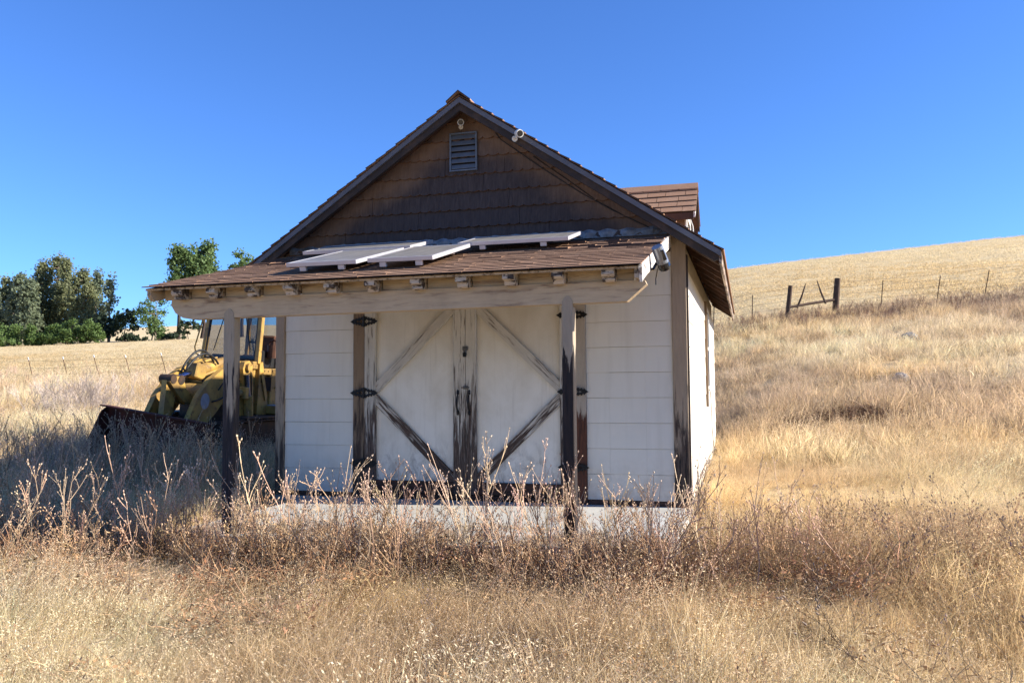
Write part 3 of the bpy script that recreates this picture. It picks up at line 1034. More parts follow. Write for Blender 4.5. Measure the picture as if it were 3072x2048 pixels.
# flashing between gable and porch roof, wavy lower edge
mb = MB()
V, Fs = [], []
nf = 150
for i in range(nf + 1):
    x = -4.62 + 4.44 * i / nf
    w = .5 + .5 * math.sin(x * 2 * math.pi / .21 + .6 * math.sin(x * 5)) + random.uniform(-.15, .15)
    V += [(x, -.034 - .006 * w, 2.775), (x, -.032 - .022 * w, 2.822 + .010 * w), (x, -.030, 2.848 + .022 * w)]
for i in range(nf):
    q = i * 3
    Fs += [(q, q + 3, q + 4, q + 1), (q + 1, q + 4, q + 5, q + 2)]
k = len(V)
V += [(x, y + .004, z) for x, y, z in V]
Fs += [tuple(reversed([i + k for i in f])) for f in Fs]
mb.add(V, Fs)
mb.build('flashing', M['galv'], SH)

# cables on the gable
mb = MB()
mb.tube([(-2.05, -.035, 4.02), (-1.98, -.05, 3.93), (-1.55, -.04, 3.60), (-1.1, -.035, 3.28), (-.75, -.035, 3.06), (-.4, -.035, 2.87)], .006, 5)
mb.tube([(-1.62, -.03, 3.72), (-1.2, -.035, 3.40), (-.9, -.033, 3.16), (-.55, -.033, 2.95), (-.36, -.035, 2.85)], .005, 5)
mb.build('gable_cable', M['cable'], SH)

# side window and wire on the right wall
wy0, wy1, wz0, wz1 = 3.64, 4.44, 1.14, 2.36
w_ = MB().box(.0, .022, wy0 + .03, wy1 - .03, wz0 + .03, wz1 - .03).build('window', M['pane'], SH)
mb = MB()
mb.cbox(-.03, .040, wy0, wy0 + .05, wz0, wz1, .004)
mb.cbox(-.03, .040, wy1 - .05, wy1, wz0, wz1, .004)
mb.cbox(-.03, .039, wy0 + .05, wy1 - .05, wz0, wz0 + .05, .004)
mb.cbox(-.03, .039, wy0 + .05, wy1 - .05, wz1 - .05, wz1, .004)
mb.cbox(-.03, .034, wy0 + .05, wy1 - .05, 1.73, 1.78, .004)
mb.build('window_frame', M['cam_white'], w_)
mb = MB()
mb.cbox(-.005, .050, wy0 - .05, wy0 - .002, wz0 - .25, wz1 + .06, .003)
mb.build('window_trim', M['casing'], w_)
mb = MB()
mb.tube([(.02, 4.5, 1.15), (.026, 4.75, 1.1), (.026, 5.0, .9), (.025, 5.2, .5), (.03, 5.5, .2), (.12, 5.7, .02), (.4, 5.6, gz(.4, 5.6) + .02)], .006, 5)
mb.build('wall_wire', M['cable'], SH)

# dormer on the right slope
DM_Y, DM_H = 3.10, 0.55
ZR, ZE = 4.02, 3.54
dm = MB()
XF = -0.18
dm.prism([(DM_Y - .43, 2.75), (DM_Y + .43, 2.75), (DM_Y + .43, 3.58), (DM_Y, 3.93), (DM_Y - .43, 3.58)], 'x', -1.5, XF)
DM = dm.build('dormer', M['gable'], SH)
mb = MB()
mb.cbox(XF + .001, XF + .03, DM_Y - .445, DM_Y - .36, 2.86, 3.585, .004)
mb.cbox(XF + .001, XF + .03, DM_Y + .36, DM_Y + .445, 2.86, 3.585, .004)
mb.cbox(XF + .001, XF + .028, DM_Y - .36, DM_Y + .36, 3.50, 3.585, .004)
mb.build('dormer_trim', M['cam_white'], DM)
MB().box(XF + .001, XF + .012, DM_Y - .355, DM_Y + .355, 2.95, 3.49).build('dormer_pane', M['pane'], DM)
mb = MB()
mb.tube([(XF + .06, DM_Y - .36, 3.5), (XF + .1, DM_Y - .3, 3.38), (XF + .11, DM_Y - .3, 3.15), (XF + .08, DM_Y - .3, 2.9)], .008, 6)
mb.build('dormer_cable', M['cable_white'], DM)
for sg in (-1, 1):
    mb = MB()
    ya, yb = DM_Y, DM_Y + sg * DM_H
    mb.prism([(ya, ZR - .012), (yb, ZE - .012), (yb, ZE - .05), (ya, ZR - .05)], 'x', -1.9, -.055)
    mb.build('dormer_deck', M['sheath'], DM)
    mb = MB()
    mb.prism([(ya, ZR + .006), (yb + sg * .01, ZE), (yb + sg * .01, ZE - .085), (yb - sg * .04, ZE - .05), (ya, ZR - .085)], 'x', -.054, -.03)
    mb.build('dormer_bargeboard', M['barge'] if sg < 0 else M['rake'], DM)
    mb = MB()
    mb.cbox(-1.5, -.056, yb - .012 if sg > 0 else yb - .010, yb + .010 if sg > 0 else yb + .012, ZE - .11, ZE - .014, .003)
    mb.build('dormer_fascia', M['sheath'], DM)
L = math.hypot(DM_H, ZR - ZE)
for sg in (-1, 1):
    for i in range(5):
        s1 = L + .015 - i * .148
        x = -.02
        first = True
        while x > -1.75:
            w = random.uniform(.20, .33)
            if first:
                w *= random.uniform(.35, 1)
                first = False
            mb = MB()
            def q(s, lift):
                return (DM_Y + sg * (DM_H * s / L + lift * .65), ZR - (ZR - ZE) * s / L + lift * .75)
            s0 = max(0, s1 - .19)
            mb.prism([q(s0, .001), q(s1, .006), q(s1, .019 + random.uniform(0, .005)), q(s0, .005)], 'x', x - w + .007, x)
            mb.mi[3] = 1
            mb.build('shingle', [M['shingle'], M['shingle_edge']], DM)
            x -= w
for i in range(7):
    x1 = -.015 - i * .25
    mb = MB()
    l_ = .022 + (i % 2) * .001
    mb.prism([(DM_Y - .12, ZR - .10 + l_), (DM_Y, ZR + l_), (DM_Y + .12, ZR - .10 + l_), (DM_Y + .12, ZR - .10 + l_ + .014), (DM_Y, ZR + l_ + .017), (DM_Y - .12, ZR - .10 + l_ + .014)], 'x', x1 - .27, x1)
    # thicker exposed butt
    mb.build('ridge_cap', M['shingle'], DM)

# ------------------------------------------------------------------ porch
def pz(y):
    return 2.77 + .262 * y
PX0, PX1 = -4.50, -0.165
mb = MB()
mb.prism([(-.03, pz(-.03) - .012), (-2.615, pz(-2.615) - .012), (-2.615, pz(-2.615) - .030), (-.03, pz(-.03) - .030)], 'x', PX0, PX1)
PR = mb.build('porch_roof', M['tan_y'], SH)
# beam with cut ends
mb = MB()
BY0, BY1 = -2.47, -2.37
zt, zb_ = 1.985, 1.805
out = [(-4.34, zt), (-4.345, 1.935), (-4.30, 1.865), (-4.22, 1.82), (-4.13, zb_), (-.275, zb_ + .022), (-.125, 1.955), (-.14, zt)]
mb.prism(out, 'y', BY0, BY1)
mb.build('porch_beam', M['beam'], SH)
# posts with rounded heads let into the beam
def porch_post(x0, x1, m, yy):
    mb = MB()
    ytop = 1.81
    mb.cbox(x0, x1, yy, yy + .10, -.056, ytop - .004, .006)
    w = x1 - x0
    n = 10
    head = [(x0 + .005, 1.8)] + [(x0 + .005 + (w - .01) * i / n, ytop + .035 + .04 * math.sin(math.pi * i / n)) for i in range(n + 1)] + [(x1 - .005, 1.8)]
    mb.prism(head, 'y', yy - .0, yy + .02)
    return mb.build('porch_post', m, SH)
porch_post(-3.80, -3.695, M['post_left'], -2.476)
porch_post(-.782, -.690, M['post'], -2.476)
# rafters: square-cut at the wall, scrolled tails
RX = [-4.20, -3.85, -3.475, -3.10, -2.72, -2.35, -1.95, -1.565, -1.175, -.785, -.40]
for x in RX:
    mb = MB()
    w = .042 + random.uniform(-.004, .004)
    zz = lambda y, d: pz(y) - .032 - d
    e = random.uniform(-.012, .012)
    body = [(-.035, zz(-.035, 0)), (-2.48, zz(-2.48, 0)), (-2.48, zz(-2.48, .105)), (-.035, zz(-.035, .105))]
    mb.prism(body, 'x', x - w, x + w)
    mb.build('rafter', M['tan_y'], SH)
    mb = MB()
    j = lambda s=.006: random.uniform(-s, s)
    tail = [(-2.482, zz(-2.482, .001)), (-2.60 + e, zz(-2.60, .001)), (-2.605 + e, zz(-2.605, .035) + j()), (-2.585 + e + j(), zz(-2.585, .050) + j()), (-2.555 + e + j(), zz(-2.56, .058) + j()),
            (-2.552 + j(), zz(-2.55, .085) + j()), (-2.535 + j(), zz(-2.53, .104)), (-2.482, zz(-2.482, .106))]
    a = x - w - .004 + j(.003)
    mb.prism(tail, 'x', a, a + 2 * w + .008)
    mb.build('rafter_tail', M['tail'], SH)
# blocking between the rafters, over the beam
xs = [PX0 + .02] + RX + [PX1 - .01]
for a, b in zip(xs[:-1], xs[1:]):
    mb = MB()
    mb.cbox(a + .047, b - .047, -2.445, -2.415, 1.986, pz(-2.43) - .034, .003)
    mb.build('blocking', M['beam'], SH)
# end rafters / bargeboards
mb = MB()
mb.prism([(-.04, pz(-.04) + .010), (-2.60, pz(-2.6) + .006), (-2.635, pz(-2.6) - .05), (-2.60, pz(-2.6) - .135), (-2.52, pz(-2.5) - .13), (-2.40, pz(-2.4) - .12), (-.04, pz(-.04) - .12)], 'x', PX1 + .001, PX1 + .026)
mb.build('bargeboard', M['barge'], SH)
mb = MB()
mb.prism([(-.04, pz(-.04) - .032), (-2.60, pz(-2.6) - .032), (-2.60, pz(-2.6) - .075), (-2.55, pz(-2.55) - .135), (-.04, pz(-.04) - .14)], 'x', PX0 + .004, PX0 + .042)
mb.build('bargeboard', M['tan_y'], SH)
mb = MB()
mb.cbox(PX1 - .036, PX1 - .002, -2.59, -2.45, pz(-2.5) - .13, pz(-2.5) - .035, .004)
mb.build('rafter_tail', M['tail'], SH)
# shingle tabs, laid course by course
tabs = []
EXP = .118
nc = 22
for c in range(nc):
    ylow = -2.665 + c * EXP * math.cos(math.atan(.262))
    x = PX0 - .02 + (0 if c % 2 else -.11)
    while x < PX1 + .02:
        w = random.choice((.13, .16, .19, .22, .26))
        x1 = min(x + w, PX1 + .024)
        if x1 > PX0 + .03:
            x0 = max(x, PX0 - .022)
            if x1 - x0 > .02:
                tabs.append((c, ylow, x0, x1))
        x += w
def tab_mesh(mb, y, x0, x1, thick, drop):
    y1 = min(y + .165, -.03)
    g = .0004
    k = len(mb.f)
    mb.prism([(y - drop, pz(y) + .006), (y - drop, pz(y) + .006 + thick), (y1, pz(y1) + .005), (y1, pz(y1) - .004)], 'x', x0 + g, x1 - g)
    mb.mi[k + 2] = 1
order = sorted(tabs, key=lambda t: t[1])
shown, rest = order[:300], order[300:]
for c, y, x0, x1 in shown:
    mb = MB()
    tab_mesh(mb, y, x0, x1, random.uniform(.0075, .0105), random.uniform(-.006, .005) + .004 * math.sin(c * 2.3))
    o = mb.build('shingle', [M['shingle'], M['shingle_edge']], PR)
    o.rotation_euler.z = random.uniform(-.003, .003)
if rest:
    mb = MB()
    for c, y, x0, x1 in rest:
        tab_mesh(mb, y, x0, x1, random.choice((.008, .011, .015)), random.uniform(-.01, .01))
    o = mb.build('upper_shingles', [M['shingle'], M['shingle_edge']], PR)
    o['kind'] = 'stuff'

# ------------------------------------------------------------------ solar panels lying on the porch roof
def solar_panel(x0, x1, y0, y1, lift, label, yaw=0.0, tilt=0.0):
    cx, cy = (x0 + x1) / 2, (y0 + y1) / 2
    rot = Euler((math.atan(.262) + tilt, 0, yaw), 'XYZ')
    root = thing('solar_panel', (cx, cy, pz(cy) + lift), label, 'solar panel', 'solar panels on the porch roof', rot, local=True)
    w, h = (x1 - x0) / 2, (y1 - y0) / 2
    mb = MB()
    t = .036
    for (a, b, c, d) in ((-w, w, -h, -h + .02), (-w, w, h - .02, h), (-w, -w + .02, -h + .0205, h - .0205), (w - .02, w, -h + .0205, h - .0205)):
        mb.cbox(a, b, c, d, 0, t, .002)
    mb.build('frame', M['solar_frame'], root)
    MB().box(-w + .019, w - .019, -h + .019, h - .019, .012, t - .003).build('glass', M['solar_glass'], root)
    for fx in (-w * .55, w * .55):
        for fy in (-h - .004, h * .6):
            mb = MB()
            mb.cbox(fx - .03, fx + .03, fy + .012, fy + .05, -.045, -.001, .004)
            mb.build('foot', M['solar_frame'], root)
    return root
solar_panel(-3.88, -2.66, -1.02, -.36, .085, 'grey framed solar panel lying behind the other two at the left, against the gable')
solar_panel(-3.36, -2.68, -2.22, -1.08, .075, 'leftmost tilted solar panel, reaching lowest down the porch roof', .02)
solar_panel(-2.58, -1.98, -2.20, -1.07, .075, 'middle solar panel with bright white right edge next to the leftmost one', .03)
solar_panel(-2.14, -1.02, -1.06, -.38, .085, 'rightmost wide solar panel on two visible feet under the flashing')

# ------------------------------------------------------------------ security cameras
def dome_camera(loc, aim, label, size=1.0, body='cam_white'):
    root = thing('security_camera', loc, label, 'camera', None, aim, local=True)
    s = size
    mb = MB()
    pts = [(0, .06 * s, 0), (0, .04 * s, 0), (0, 0, 0), (0, -.06 * s, 0), (0, -.085 * s, 0)]
    mb.tube(pts, [.02 * s, .036 * s, .05 * s, .056 * s, .053 * s], 16)
    mb.build('housing', M[body], root, smooth=False)
    mb = MB()
    mb.tube([(0, -.0852 * s, 0), (0, -.092 * s, 0), (0, -.094 * s, 0)], [.043 * s, .04 * s, .02 * s], 16)
    mb.build('lens', M['cam_black'], root)
    mb = MB()
    mb.cyl((0, .03 * s, -.03 * s), (0, .09 * s, -.075 * s), .012 * s, 8)
    mb.cyl((0, .085 * s, -.075 * s), (0, .10 * s, -.075 * s), .04 * s, 12)
    mb.build('bracket', M[body], root)
    return root
dome_camera((-2.43, -.115, 4.15), (R(18), 0, R(18)), 'white bullet camera with black face above the louvred gable vent', .68)
dome_camera((-1.685, -.42, 3.865), (R(18), 0, R(38)), 'cream bullet camera hanging from the right rake of the gable', .78)
root = thing('security_camera', (-.055, -2.05, 2.215), 'silver and black floodlight camera on the right bargeboard of the porch', 'camera', None, (R(25), R(-24), R(12)), local=True)
mb = MB()
mb.tube([(0, 0, .10), (0, 0, .095), (0, 0, -.045), (0, 0, -.05)], [.042, .047, .049, .048], 18)
mb.build('housing', M['cam_silver'], root)
mb = MB()
mb.tube([(0, 0, -.0502), (0, 0, -.085), (0, 0, -.11), (0, 0, -.118)], [.050, .050, .042, .02], 18)
mb.build('lens_cap', M['cam_black'], root)
mb = MB()
mb.cbox(.005, .032, -.056, -.042, -.02, .07, .004)
mb.build('lens', M['cam_black'], root)
mb = MB()
mb.tube([(-.02, .05, -.03), (-.09, .02, -.07), (-.115, -.01, -.05)], .012, 8)
mb.tube([(-.04, .02, -.06), (-.10, 0, -.15), (-.12, -.02, -.19)], .005, 5)
mb.build('bracket', M['cam_black'], root)

# ------------------------------------------------------------------ track loader beside the shed (local: forward is -Y, +X faces the sun)
LD = thing('track_loader', (-8.72, 4.6, .0), 'old faded yellow crawler loader with cab and rusty bucket parked beside the shed', 'loader', None, (0, R(4.0), 0), local=True)
Y_, DS = M['yellow'], M['dark_steel']
def lpart(mb, name, m=None, parent=None, smooth=False):
    return mb.build(name, m or Y_, parent or LD, smooth)
for sx in (-1, 1):
    xa, xb = sx * .52, sx * .92
    x0, x1 = min(xa, xb), max(xa, xb)
    loop = []
    ya, yb, zlow, zup, r_ = -1.0, 1.55, .36, .36, .33
    for i in range(9):
        t = math.pi / 2 + math.pi * i / 8
        loop.append((ya + r_ * math.cos(t), .36 + r_ * math.sin(t)))
    for i in range(9):
        t = -math.pi / 2 + math.pi * i / 8
        loop.append((yb + r_ * math.cos(t), .36 + r_ * math.sin(t)))
    mb = MB()
    mb.prism([(y * .97 + .01, z * .93 + .025) for y, z in loop], 'x', x0 + .05, x1 - .05)
    tr = lpart(mb, 'track_frame', DS)
    # track shoes along the loop
    P = loop + [loop[0]]
    seg = []
    tot = 0
    for a, b in zip(P[:-1], P[1:]):
        l_ = math.hypot(b[0] - a[0], b[1] - a[1])
        seg.append((tot, l_, a, b))
        tot += l_
    ns = 40
    for i in range(ns):
        s = tot * i / ns
        for t0, l_, a, b in seg:
            if t0 <= s < t0 + l_ + 1e-9:
                f = (s - t0) / l_
                py, pz_ = a[0] + (b[0] - a[0]) * f, a[1] + (b[1] - a[1]) * f
                ty, tz = (b[0] - a[0]) / l_, (b[1] - a[1]) / l_
                break
        ny, nz = tz, -ty
        if (py - .27) * ny + (pz_ - .36) * nz < 0:
            ny, nz = -ny, -nz
        h = tot / ns * .47
        mb = MB()
        q = lambda u, v: (py + ty * u + ny * v, pz_ + tz * u + nz * v)
        mb.prism([q(-h, 0), q(h, 0), q(h, .02), q(h * .6, .022), q(h * .5, .05), q(h * .3, .05), q(h * .2, .022), q(-h, .02)], 'x', x0, x1)
        lpart(mb, 'track_shoe', DS, tr)
    for y, r2 in ((ya, .29), (yb, .29), (-.45, .11), (0.0, .11), (.45, .11), (.9, .11)):
        mb = MB()
        zc = .36 if r2 > .2 else .17
        mb.cyl((sx * .49, y, zc), (sx * .95, y, zc), r2 * .55, 14)
        mb.cyl((sx * .66, y, zc), (sx * .78, y, zc), r2, 16)
        lpart(mb, 'track_wheel', DS, tr)
    mb = MB()
    mb.cbox(min(sx * .56, sx * .9), max(sx * .56, sx * .9), -.75, 1.3, .725, .765, .006)
    lpart(mb, 'track_guard', DS)
# hull, engine at the rear, loader frame in front of the cab
lpart(MB().cbox(-.5, .5, -.75, 2.6, .35, .95, .02), 'hull', DS)
mb = MB()
mb.cbox(-.55, .55, 1.45, 2.9, .95, 1.72, .03)
lpart(mb, 'engine_cover')
lpart(MB().cyl((.3, 2.0, 1.7), (.3, 2.0, 2.35), .05, 12), 'exhaust_pipe', DS)
for sx in (-1, 1):
    xs_ = sorted((sx * .50, sx * .585))
    mb = MB()
    mb.prism([(-.15, .7), (-.15, 1.25), (-.22, 1.68), (-.32, 1.75), (-.46, 1.72), (-.50, 1.6), (-.42, 1.3), (-.62, .95), (-.62, .7)], 'x', xs_[0], xs_[1])
    lpart(mb, 'loader_tower')
    lpart(MB().cyl((sx * .36, -.36, 1.63), (sx * .64, -.36, 1.63), .075, 16), 'pivot_pin')
    # lift arm: curved plate from the tower pivot down to the bucket
    arm = [(-.28, 1.66), (-.40, 1.73), (-.93, 1.56), (-1.25, 1.38), (-1.52, 1.10), (-1.76, .66), (-1.90, .40), (-1.86, .27), (-1.70, .26), (-1.47, .44), (-1.28, .62), (-1.0, .83), (-.72, 1.12), (-.45, 1.42)]
    xs_ = sorted((sx * .36, sx * .455))
    mb = MB()
    mb.prism(arm, 'x', xs_[0], xs_[1])
    A_ = lpart(mb, 'lift_arm')
    if sx > 0:
        mb = MB()
        mb.prism([(-1.33 + .115 * math.cos(t * math.pi / 12), 1.03 + .135 * math.sin(t * math.pi / 12)) for t in range(24)], 'x', .456, .459)
        lpart(mb, 'faded_emblem', M['grey_paint'], A_)
        mb = MB()
        mb.prism([(-1.33 + .098 * math.cos(t * math.pi / 12), 1.03 + .117 * math.sin(t * math.pi / 12)) for t in range(24)], 'x', .4592, .4605)
    lpart(MB().cyl((sx * .33, -1.78, .36), (sx * .50, -1.78, .36), .09, 14), 'pivot_pin', DS)
    # lift cylinder on the outside of the tower
    mb = MB()
    mb.cyl((sx * .64, -.30, .62), (sx * .64, -.36, 1.12), .085, 14)
    mb.cbox(*sorted((sx * .585, sx * .70)), -.42, -.24, .50, .68, .012)
    lpart(mb, 'lift_cylinder')
    lpart(MB().cyl((sx * .64, -.36, 1.12), (sx * .62, -.42, 1.50), .042, 12), 'cylinder_rod', M['chrome'])
# cross tube and front frame
lpart(MB().cyl((-.36, -1.18, 1.16), (.36, -1.18, 1.16), .15, 18), 'cross_tube')
mb = MB()
mb.cbox(-.40, .36, -.68, -.10, .72, 1.34, .02)
mb.cbox(-.36, .30, -.685, -.67, .85, 1.22, .004, 1)
lpart(mb, 'front_frame', [Y_, M['black']])
mb = MB()
mb.cbox(-.66, .56, -.16, .05, 1.60, 1.74, .012)
mb.cbox(-.60, .52, -.08, .04, 1.32, 1.598, .01)
mb.box(-.45, .40, -.083, -.079, 1.40, 1.55, 1)
lpart(mb, 'cowl', [Y_, M['black']])
# tilt lever, link and cylinder on the centre line
LX = .06
mb = MB()
mb.prism([(-1.88, 1.34), (-1.80, 1.43), (-1.56, 1.43), (-1.46, 1.22), (-1.22, 1.04), (-1.26, .94), (-1.5, 1.0), (-1.72, 1.18)], 'x', LX - .11, LX - .05)
mb.prism([(-1.88, 1.34), (-1.80, 1.43), (-1.56, 1.43), (-1.46, 1.22), (-1.22, 1.04), (-1.26, .94), (-1.5, 1.0), (-1.72, 1.18)], 'x', LX + .05, LX + .11)
lpart(mb, 'tilt_lever')
mb = MB()
mb.cyl((LX - .12, -1.80, 1.38), (LX + .12, -1.80, 1.38), .075, 16)
mb.cyl((LX - .12, -1.60, 1.37), (LX + .12, -1.60, 1.37), .08, 16)
lpart(mb, 'pivot_boss', DS)
mb = MB()
mb.prism([(-1.88, 1.36), (-1.70, 1.36), (-1.64, 1.1), (-1.74, .62), (-1.92, .62), (-1.90, 1.0)], 'x', LX - .05, LX + .05)
lpart(mb, 'tilt_link')
lpart(MB().cyl((LX, -1.60, 1.39), (LX, -1.15, 1.50), .042, 12), 'cylinder_rod', M['chrome'])
mb = MB()
mb.cyl((LX, -1.16, 1.497), (LX, -.35, 1.69), .098, 18)
mb.cbox(-.12, .12, -.14, .14, -.13, .13, .02, 0, Matrix.Translation((LX, -1.10, 1.515)) @ Matrix.Rotation(R(-13), 4, 'X'))
mb.cyl((LX + .09, -1.05, 1.44), (LX + .09, -.40, 1.60), .026, 10)
mb.cyl((LX - .10, -.95, 1.64), (LX - .10, -.40, 1.77), .022, 10)
lpart(mb, 'tilt_cylinder')
mb = MB()
for dx, h in ((-.05, .30), (.03, .24)):
    pts = []
    for i in range(13):
        t = i / 12
        pts.append((LX + dx + .10 * t, -1.42 + .75 * t, 1.50 + h * math.sin(math.pi * t) ** .8 + .16 * t))
    mb.tube(pts, .019, 8)
lpart(mb, 'hydraulic_hose', M['rubber'], smooth=True)
mb = MB()
for i in range(9):
    x, y, z = random.uniform(-.2, .3), random.uniform(-.55, -.2), random.uniform(1.34, 1.5)
    mb.tube([(x, y, 1.32), (x + random.uniform(-.05, .05), y, z), (x + random.uniform(-.12, .12), y + .12, z + .03)], random.uniform(.012, .028), 7)
for (x, y, z, s) in ((-.22, -.40, 1.42, .10), (.12, -.36, 1.40, .12), (.28, -.5, 1.36, .08), (.0, -.58, 1.37, .07)):
    mb.cbox(x - s, x + s, y - s * .7, y + s * .7, z - .1, z + .12, .015)
lpart(mb, 'valve_block')
mb = MB()
for x, y0, z0, y1, z1, b in ((.50, -.45, 1.50, -1.05, 1.22, .10), (.50, -.42, 1.40, -1.2, 1.02, -.08), (.62, -.30, 1.55, -.20, .70, .06), (-.40, -.5, 1.5, -1.2, 1.2, .1), (.20, -.68, 1.30, -1.1, 1.35, .08)):
    mb.tube([(x, y0 + (y1 - y0) * t / 8, z0 + (z1 - z0) * t / 8 + b * math.sin(math.pi * t / 8)) for t in range(9)], .014, 6)
lpart(mb, 'hydraulic_hose', M['rubber'], smooth=True)
for x, y, z in ((.36, -.69, 1.20), (-.28, -.69, 1.25), (.1, -.69, .80)):
    lpart(MB().cbox(x - .07, x + .07, y - .03, y, z - .05, z + .06, .01), 'bracket_plate', DS)
mb = MB()
mb.box(.6005, .606, .14, .40, 1.20, 1.46)
mb.box(.6005, .606, .06, .16, 1.36, 1.46)
lpart(mb, 'opening_shade_plate', M['black'])  # black plate paints the dark of a slot; the panel itself stays closed
mb = MB()
for i in range(10):
    y = .06 + i * .13
    mb.cyl((.58, y, 1.57), (.592, y, 1.57), .012, 6)
lpart(mb, 'bolt_row', DS)
# headlamps
for sx in (-1, 1):
    mb = MB()
    mb.cyl((sx * .60, -.66, 1.17), (sx * .60, -.56, 1.17), .075, 16)
    mb.cbox(sx * .60 - .09, sx * .60 + .11, -.56, -.45, 1.07, 1.28, .01)
    h_ = lpart(mb, 'headlamp_housing', Y_)
    mb = MB()
    mb.tube([(sx * .60, -.655, 1.17), (sx * .60, -.675, 1.17), (sx * .60, -.684, 1.17)], [.062, .055, .03], 16)
    lpart(mb, 'headlamp', M['lamp'], h_)
# cab
cab = lpart(MB().cbox(-.66, .58, .06, 1.42, 1.50, 1.62, .01), 'cab_floor')
cz0, cz1 = 1.76, 2.86
def pillar(a, b, w, h, m=None):
    return lpart(MB().beam(a, b, w, h, (0, 1, 0), .008), 'cab_pillar', m or Y_)
pillar((-.63, .0, 1.70), (-.58, .10, cz1), .075, .09)
pillar((.545, .0, 1.70), (.51, .10, cz1), .085, .09)
pillar((-.61, 1.36, 1.62), (-.58, 1.34, cz1), .07, .08)
pillar((.53, 1.36, 1.62), (.51, 1.34, cz1), .07, .08)
pillar((-.62, .72, 1.62), (-.58, .72, cz1), .05, .05, M['dark_steel'])
lpart(MB().cbox(-.68, .61, .02, 1.46, cz1, cz1 + .12, .03), 'cab_roof')
mb = MB()    # black rubber surround of the windshield
for a, b in (((-.585, -.015, 1.765), (-.54, .075, cz1 - .01)), ((.495, -.015, 1.765), (.46, .075, cz1 - .01)), ((-.585, -.015, 1.765), (.495, -.015, 1.765)), ((-.54, .075, cz1 - .012), (.46, .075, cz1 - .012)), ((-.03, -.012, 1.765), (-.03, .078, cz1 - .01))):
    mb.beam(a, b, .035, .03, (0, 1, 0) if abs(a[0] - b[0]) < .2 else (0, 1, .1), .004)
lpart(mb, 'windshield_seal', M['rubber'])
mb = MB()
mb.add([(-.575, -.008, 1.775), (.485, -.008, 1.775), (.455, .078, cz1 - .02), (-.535, .078, cz1 - .02), (-.575, -.003, 1.775), (.485, -.003, 1.775), (.455, .083, cz1 - .02), (-.535, .083, cz1 - .02)],
       [(0, 1, 2, 3), (7, 6, 5, 4), (0, 4, 5, 1), (1, 5, 6, 2), (2, 6, 7, 3), (3, 7, 4, 0)])
lpart(mb, 'windshield', M['cab_glass'])
for x, t in ((-.25, -.14), (.22, .16)):
    mb = MB()
    mb.tube([(x, .03, 2.55), (x + t * .5, .01, 2.25), (x + t, -.015, 1.95)], .009, 6)
    mb.beam((x + t * .35, -.0, 2.32), (x + t * 1.05, -.022, 1.9), .012, .014)
    lpart(mb, 'wiper', M['rubber'])
# rear window frame and glass, left door frame with grab rail
mb = MB()
mb.beam((-.58, 1.34, 1.70), (.51, 1.34, 1.70), .05, .06)
mb.beam((-.58, 1.335, 2.12), (.51, 1.335, 2.12), .04, .04)
lpart(mb, 'rear_frame', M['rubber'])
lpart(MB().box(-.55, .49, 1.345, 1.35, 1.72, cz1), 'rear_glass', M['cab_glass'])
mb = MB()
mb.beam((.56, .66, 1.62), (.54, .66, cz1), .05, .05, (0, 1, 0))
lpart(mb, 'door_post', M['dark_steel'])
# left side panel, step box, arm-rest panel
mb = MB()
mb.prism([(.0, .78), (.0, 1.70), (.09, 1.74), (.30, 1.06), (.42, .80), (.42, .74)], 'x', .50, .60)
mb.prism([(.04, 1.50), (.10, 1.55), (.28, 1.08), (.22, 1.02)], 'x', .601, .625)
lpart(mb, 'side_panel')
mb = MB()
mb.cbox(.46, .58, .42, 1.42, .80, 1.62, .012)
lpart(mb, 'cab_side')
mb = MB()
mb.cbox(.50, .90, .30, 1.0, .78, .93, .015)
st = lpart(mb, 'step_box')
lpart(MB().cbox(.52, .89, .32, .98, .931, .945, .004), 'step_tread', M['grey_paint'], st)
mb = MB()
mb.tube([(.63, .48, 1.25), (.68, .46, 1.30), (.69, .46, 1.70), (.64, .50, 1.74), (.60, .52, 1.78)], .014, 7)
mb.tube([(.62, .85, 1.62), (.66, .85, 1.66), (.66, .85, 2.0), (.60, .85, 2.02)], .012, 7)
mb.tube([(-.68, -.02, 1.78), (-.76, -.05, 1.83), (-.79, -.05, 1.95), (-.70, .02, 2.5), (-.66, .05, 2.6)], .014, 7)
lpart(mb, 'grab_rail', smooth=True)
# seat, console and levers
mb = MB()
mb.cbox(-.24, .24, .62, 1.10, 1.72, 1.86, .03)
mb.cbox(-.23, .23, 1.04, 1.16, 1.86, 2.26, .04)
lpart(mb, 'seat', M['seat'])
mb = MB()
mb.cbox(.30, .50, .20, .9, 1.62, 1.95, .02)
mb.cbox(-.50, .46, .06, .22, 1.62, 1.84, .02)
for x, y in ((.36, .25), (.42, .30), (.30, .22)):
    mb.tube([(x, y, 1.93), (x - .02, y - .03, 2.12)], .012, 6)
    mb.cbox(x - .04, x, y - .05, y - .01, 2.10, 2.16, .01)
lpart(mb, 'console', M['rubber'])
mb = MB()
mb.cyl((.60, .42, 1.82), (.60, .42, 2.06), .12, 16)
mb.tube([(.47, .42, 2.04), (.50, .42, 2.12), (.60, .42, 2.16), (.70, .42, 2.12), (.73, .42, 2.04)], .02, 8)
lpart(mb, 'air_cleaner', M['seat'])
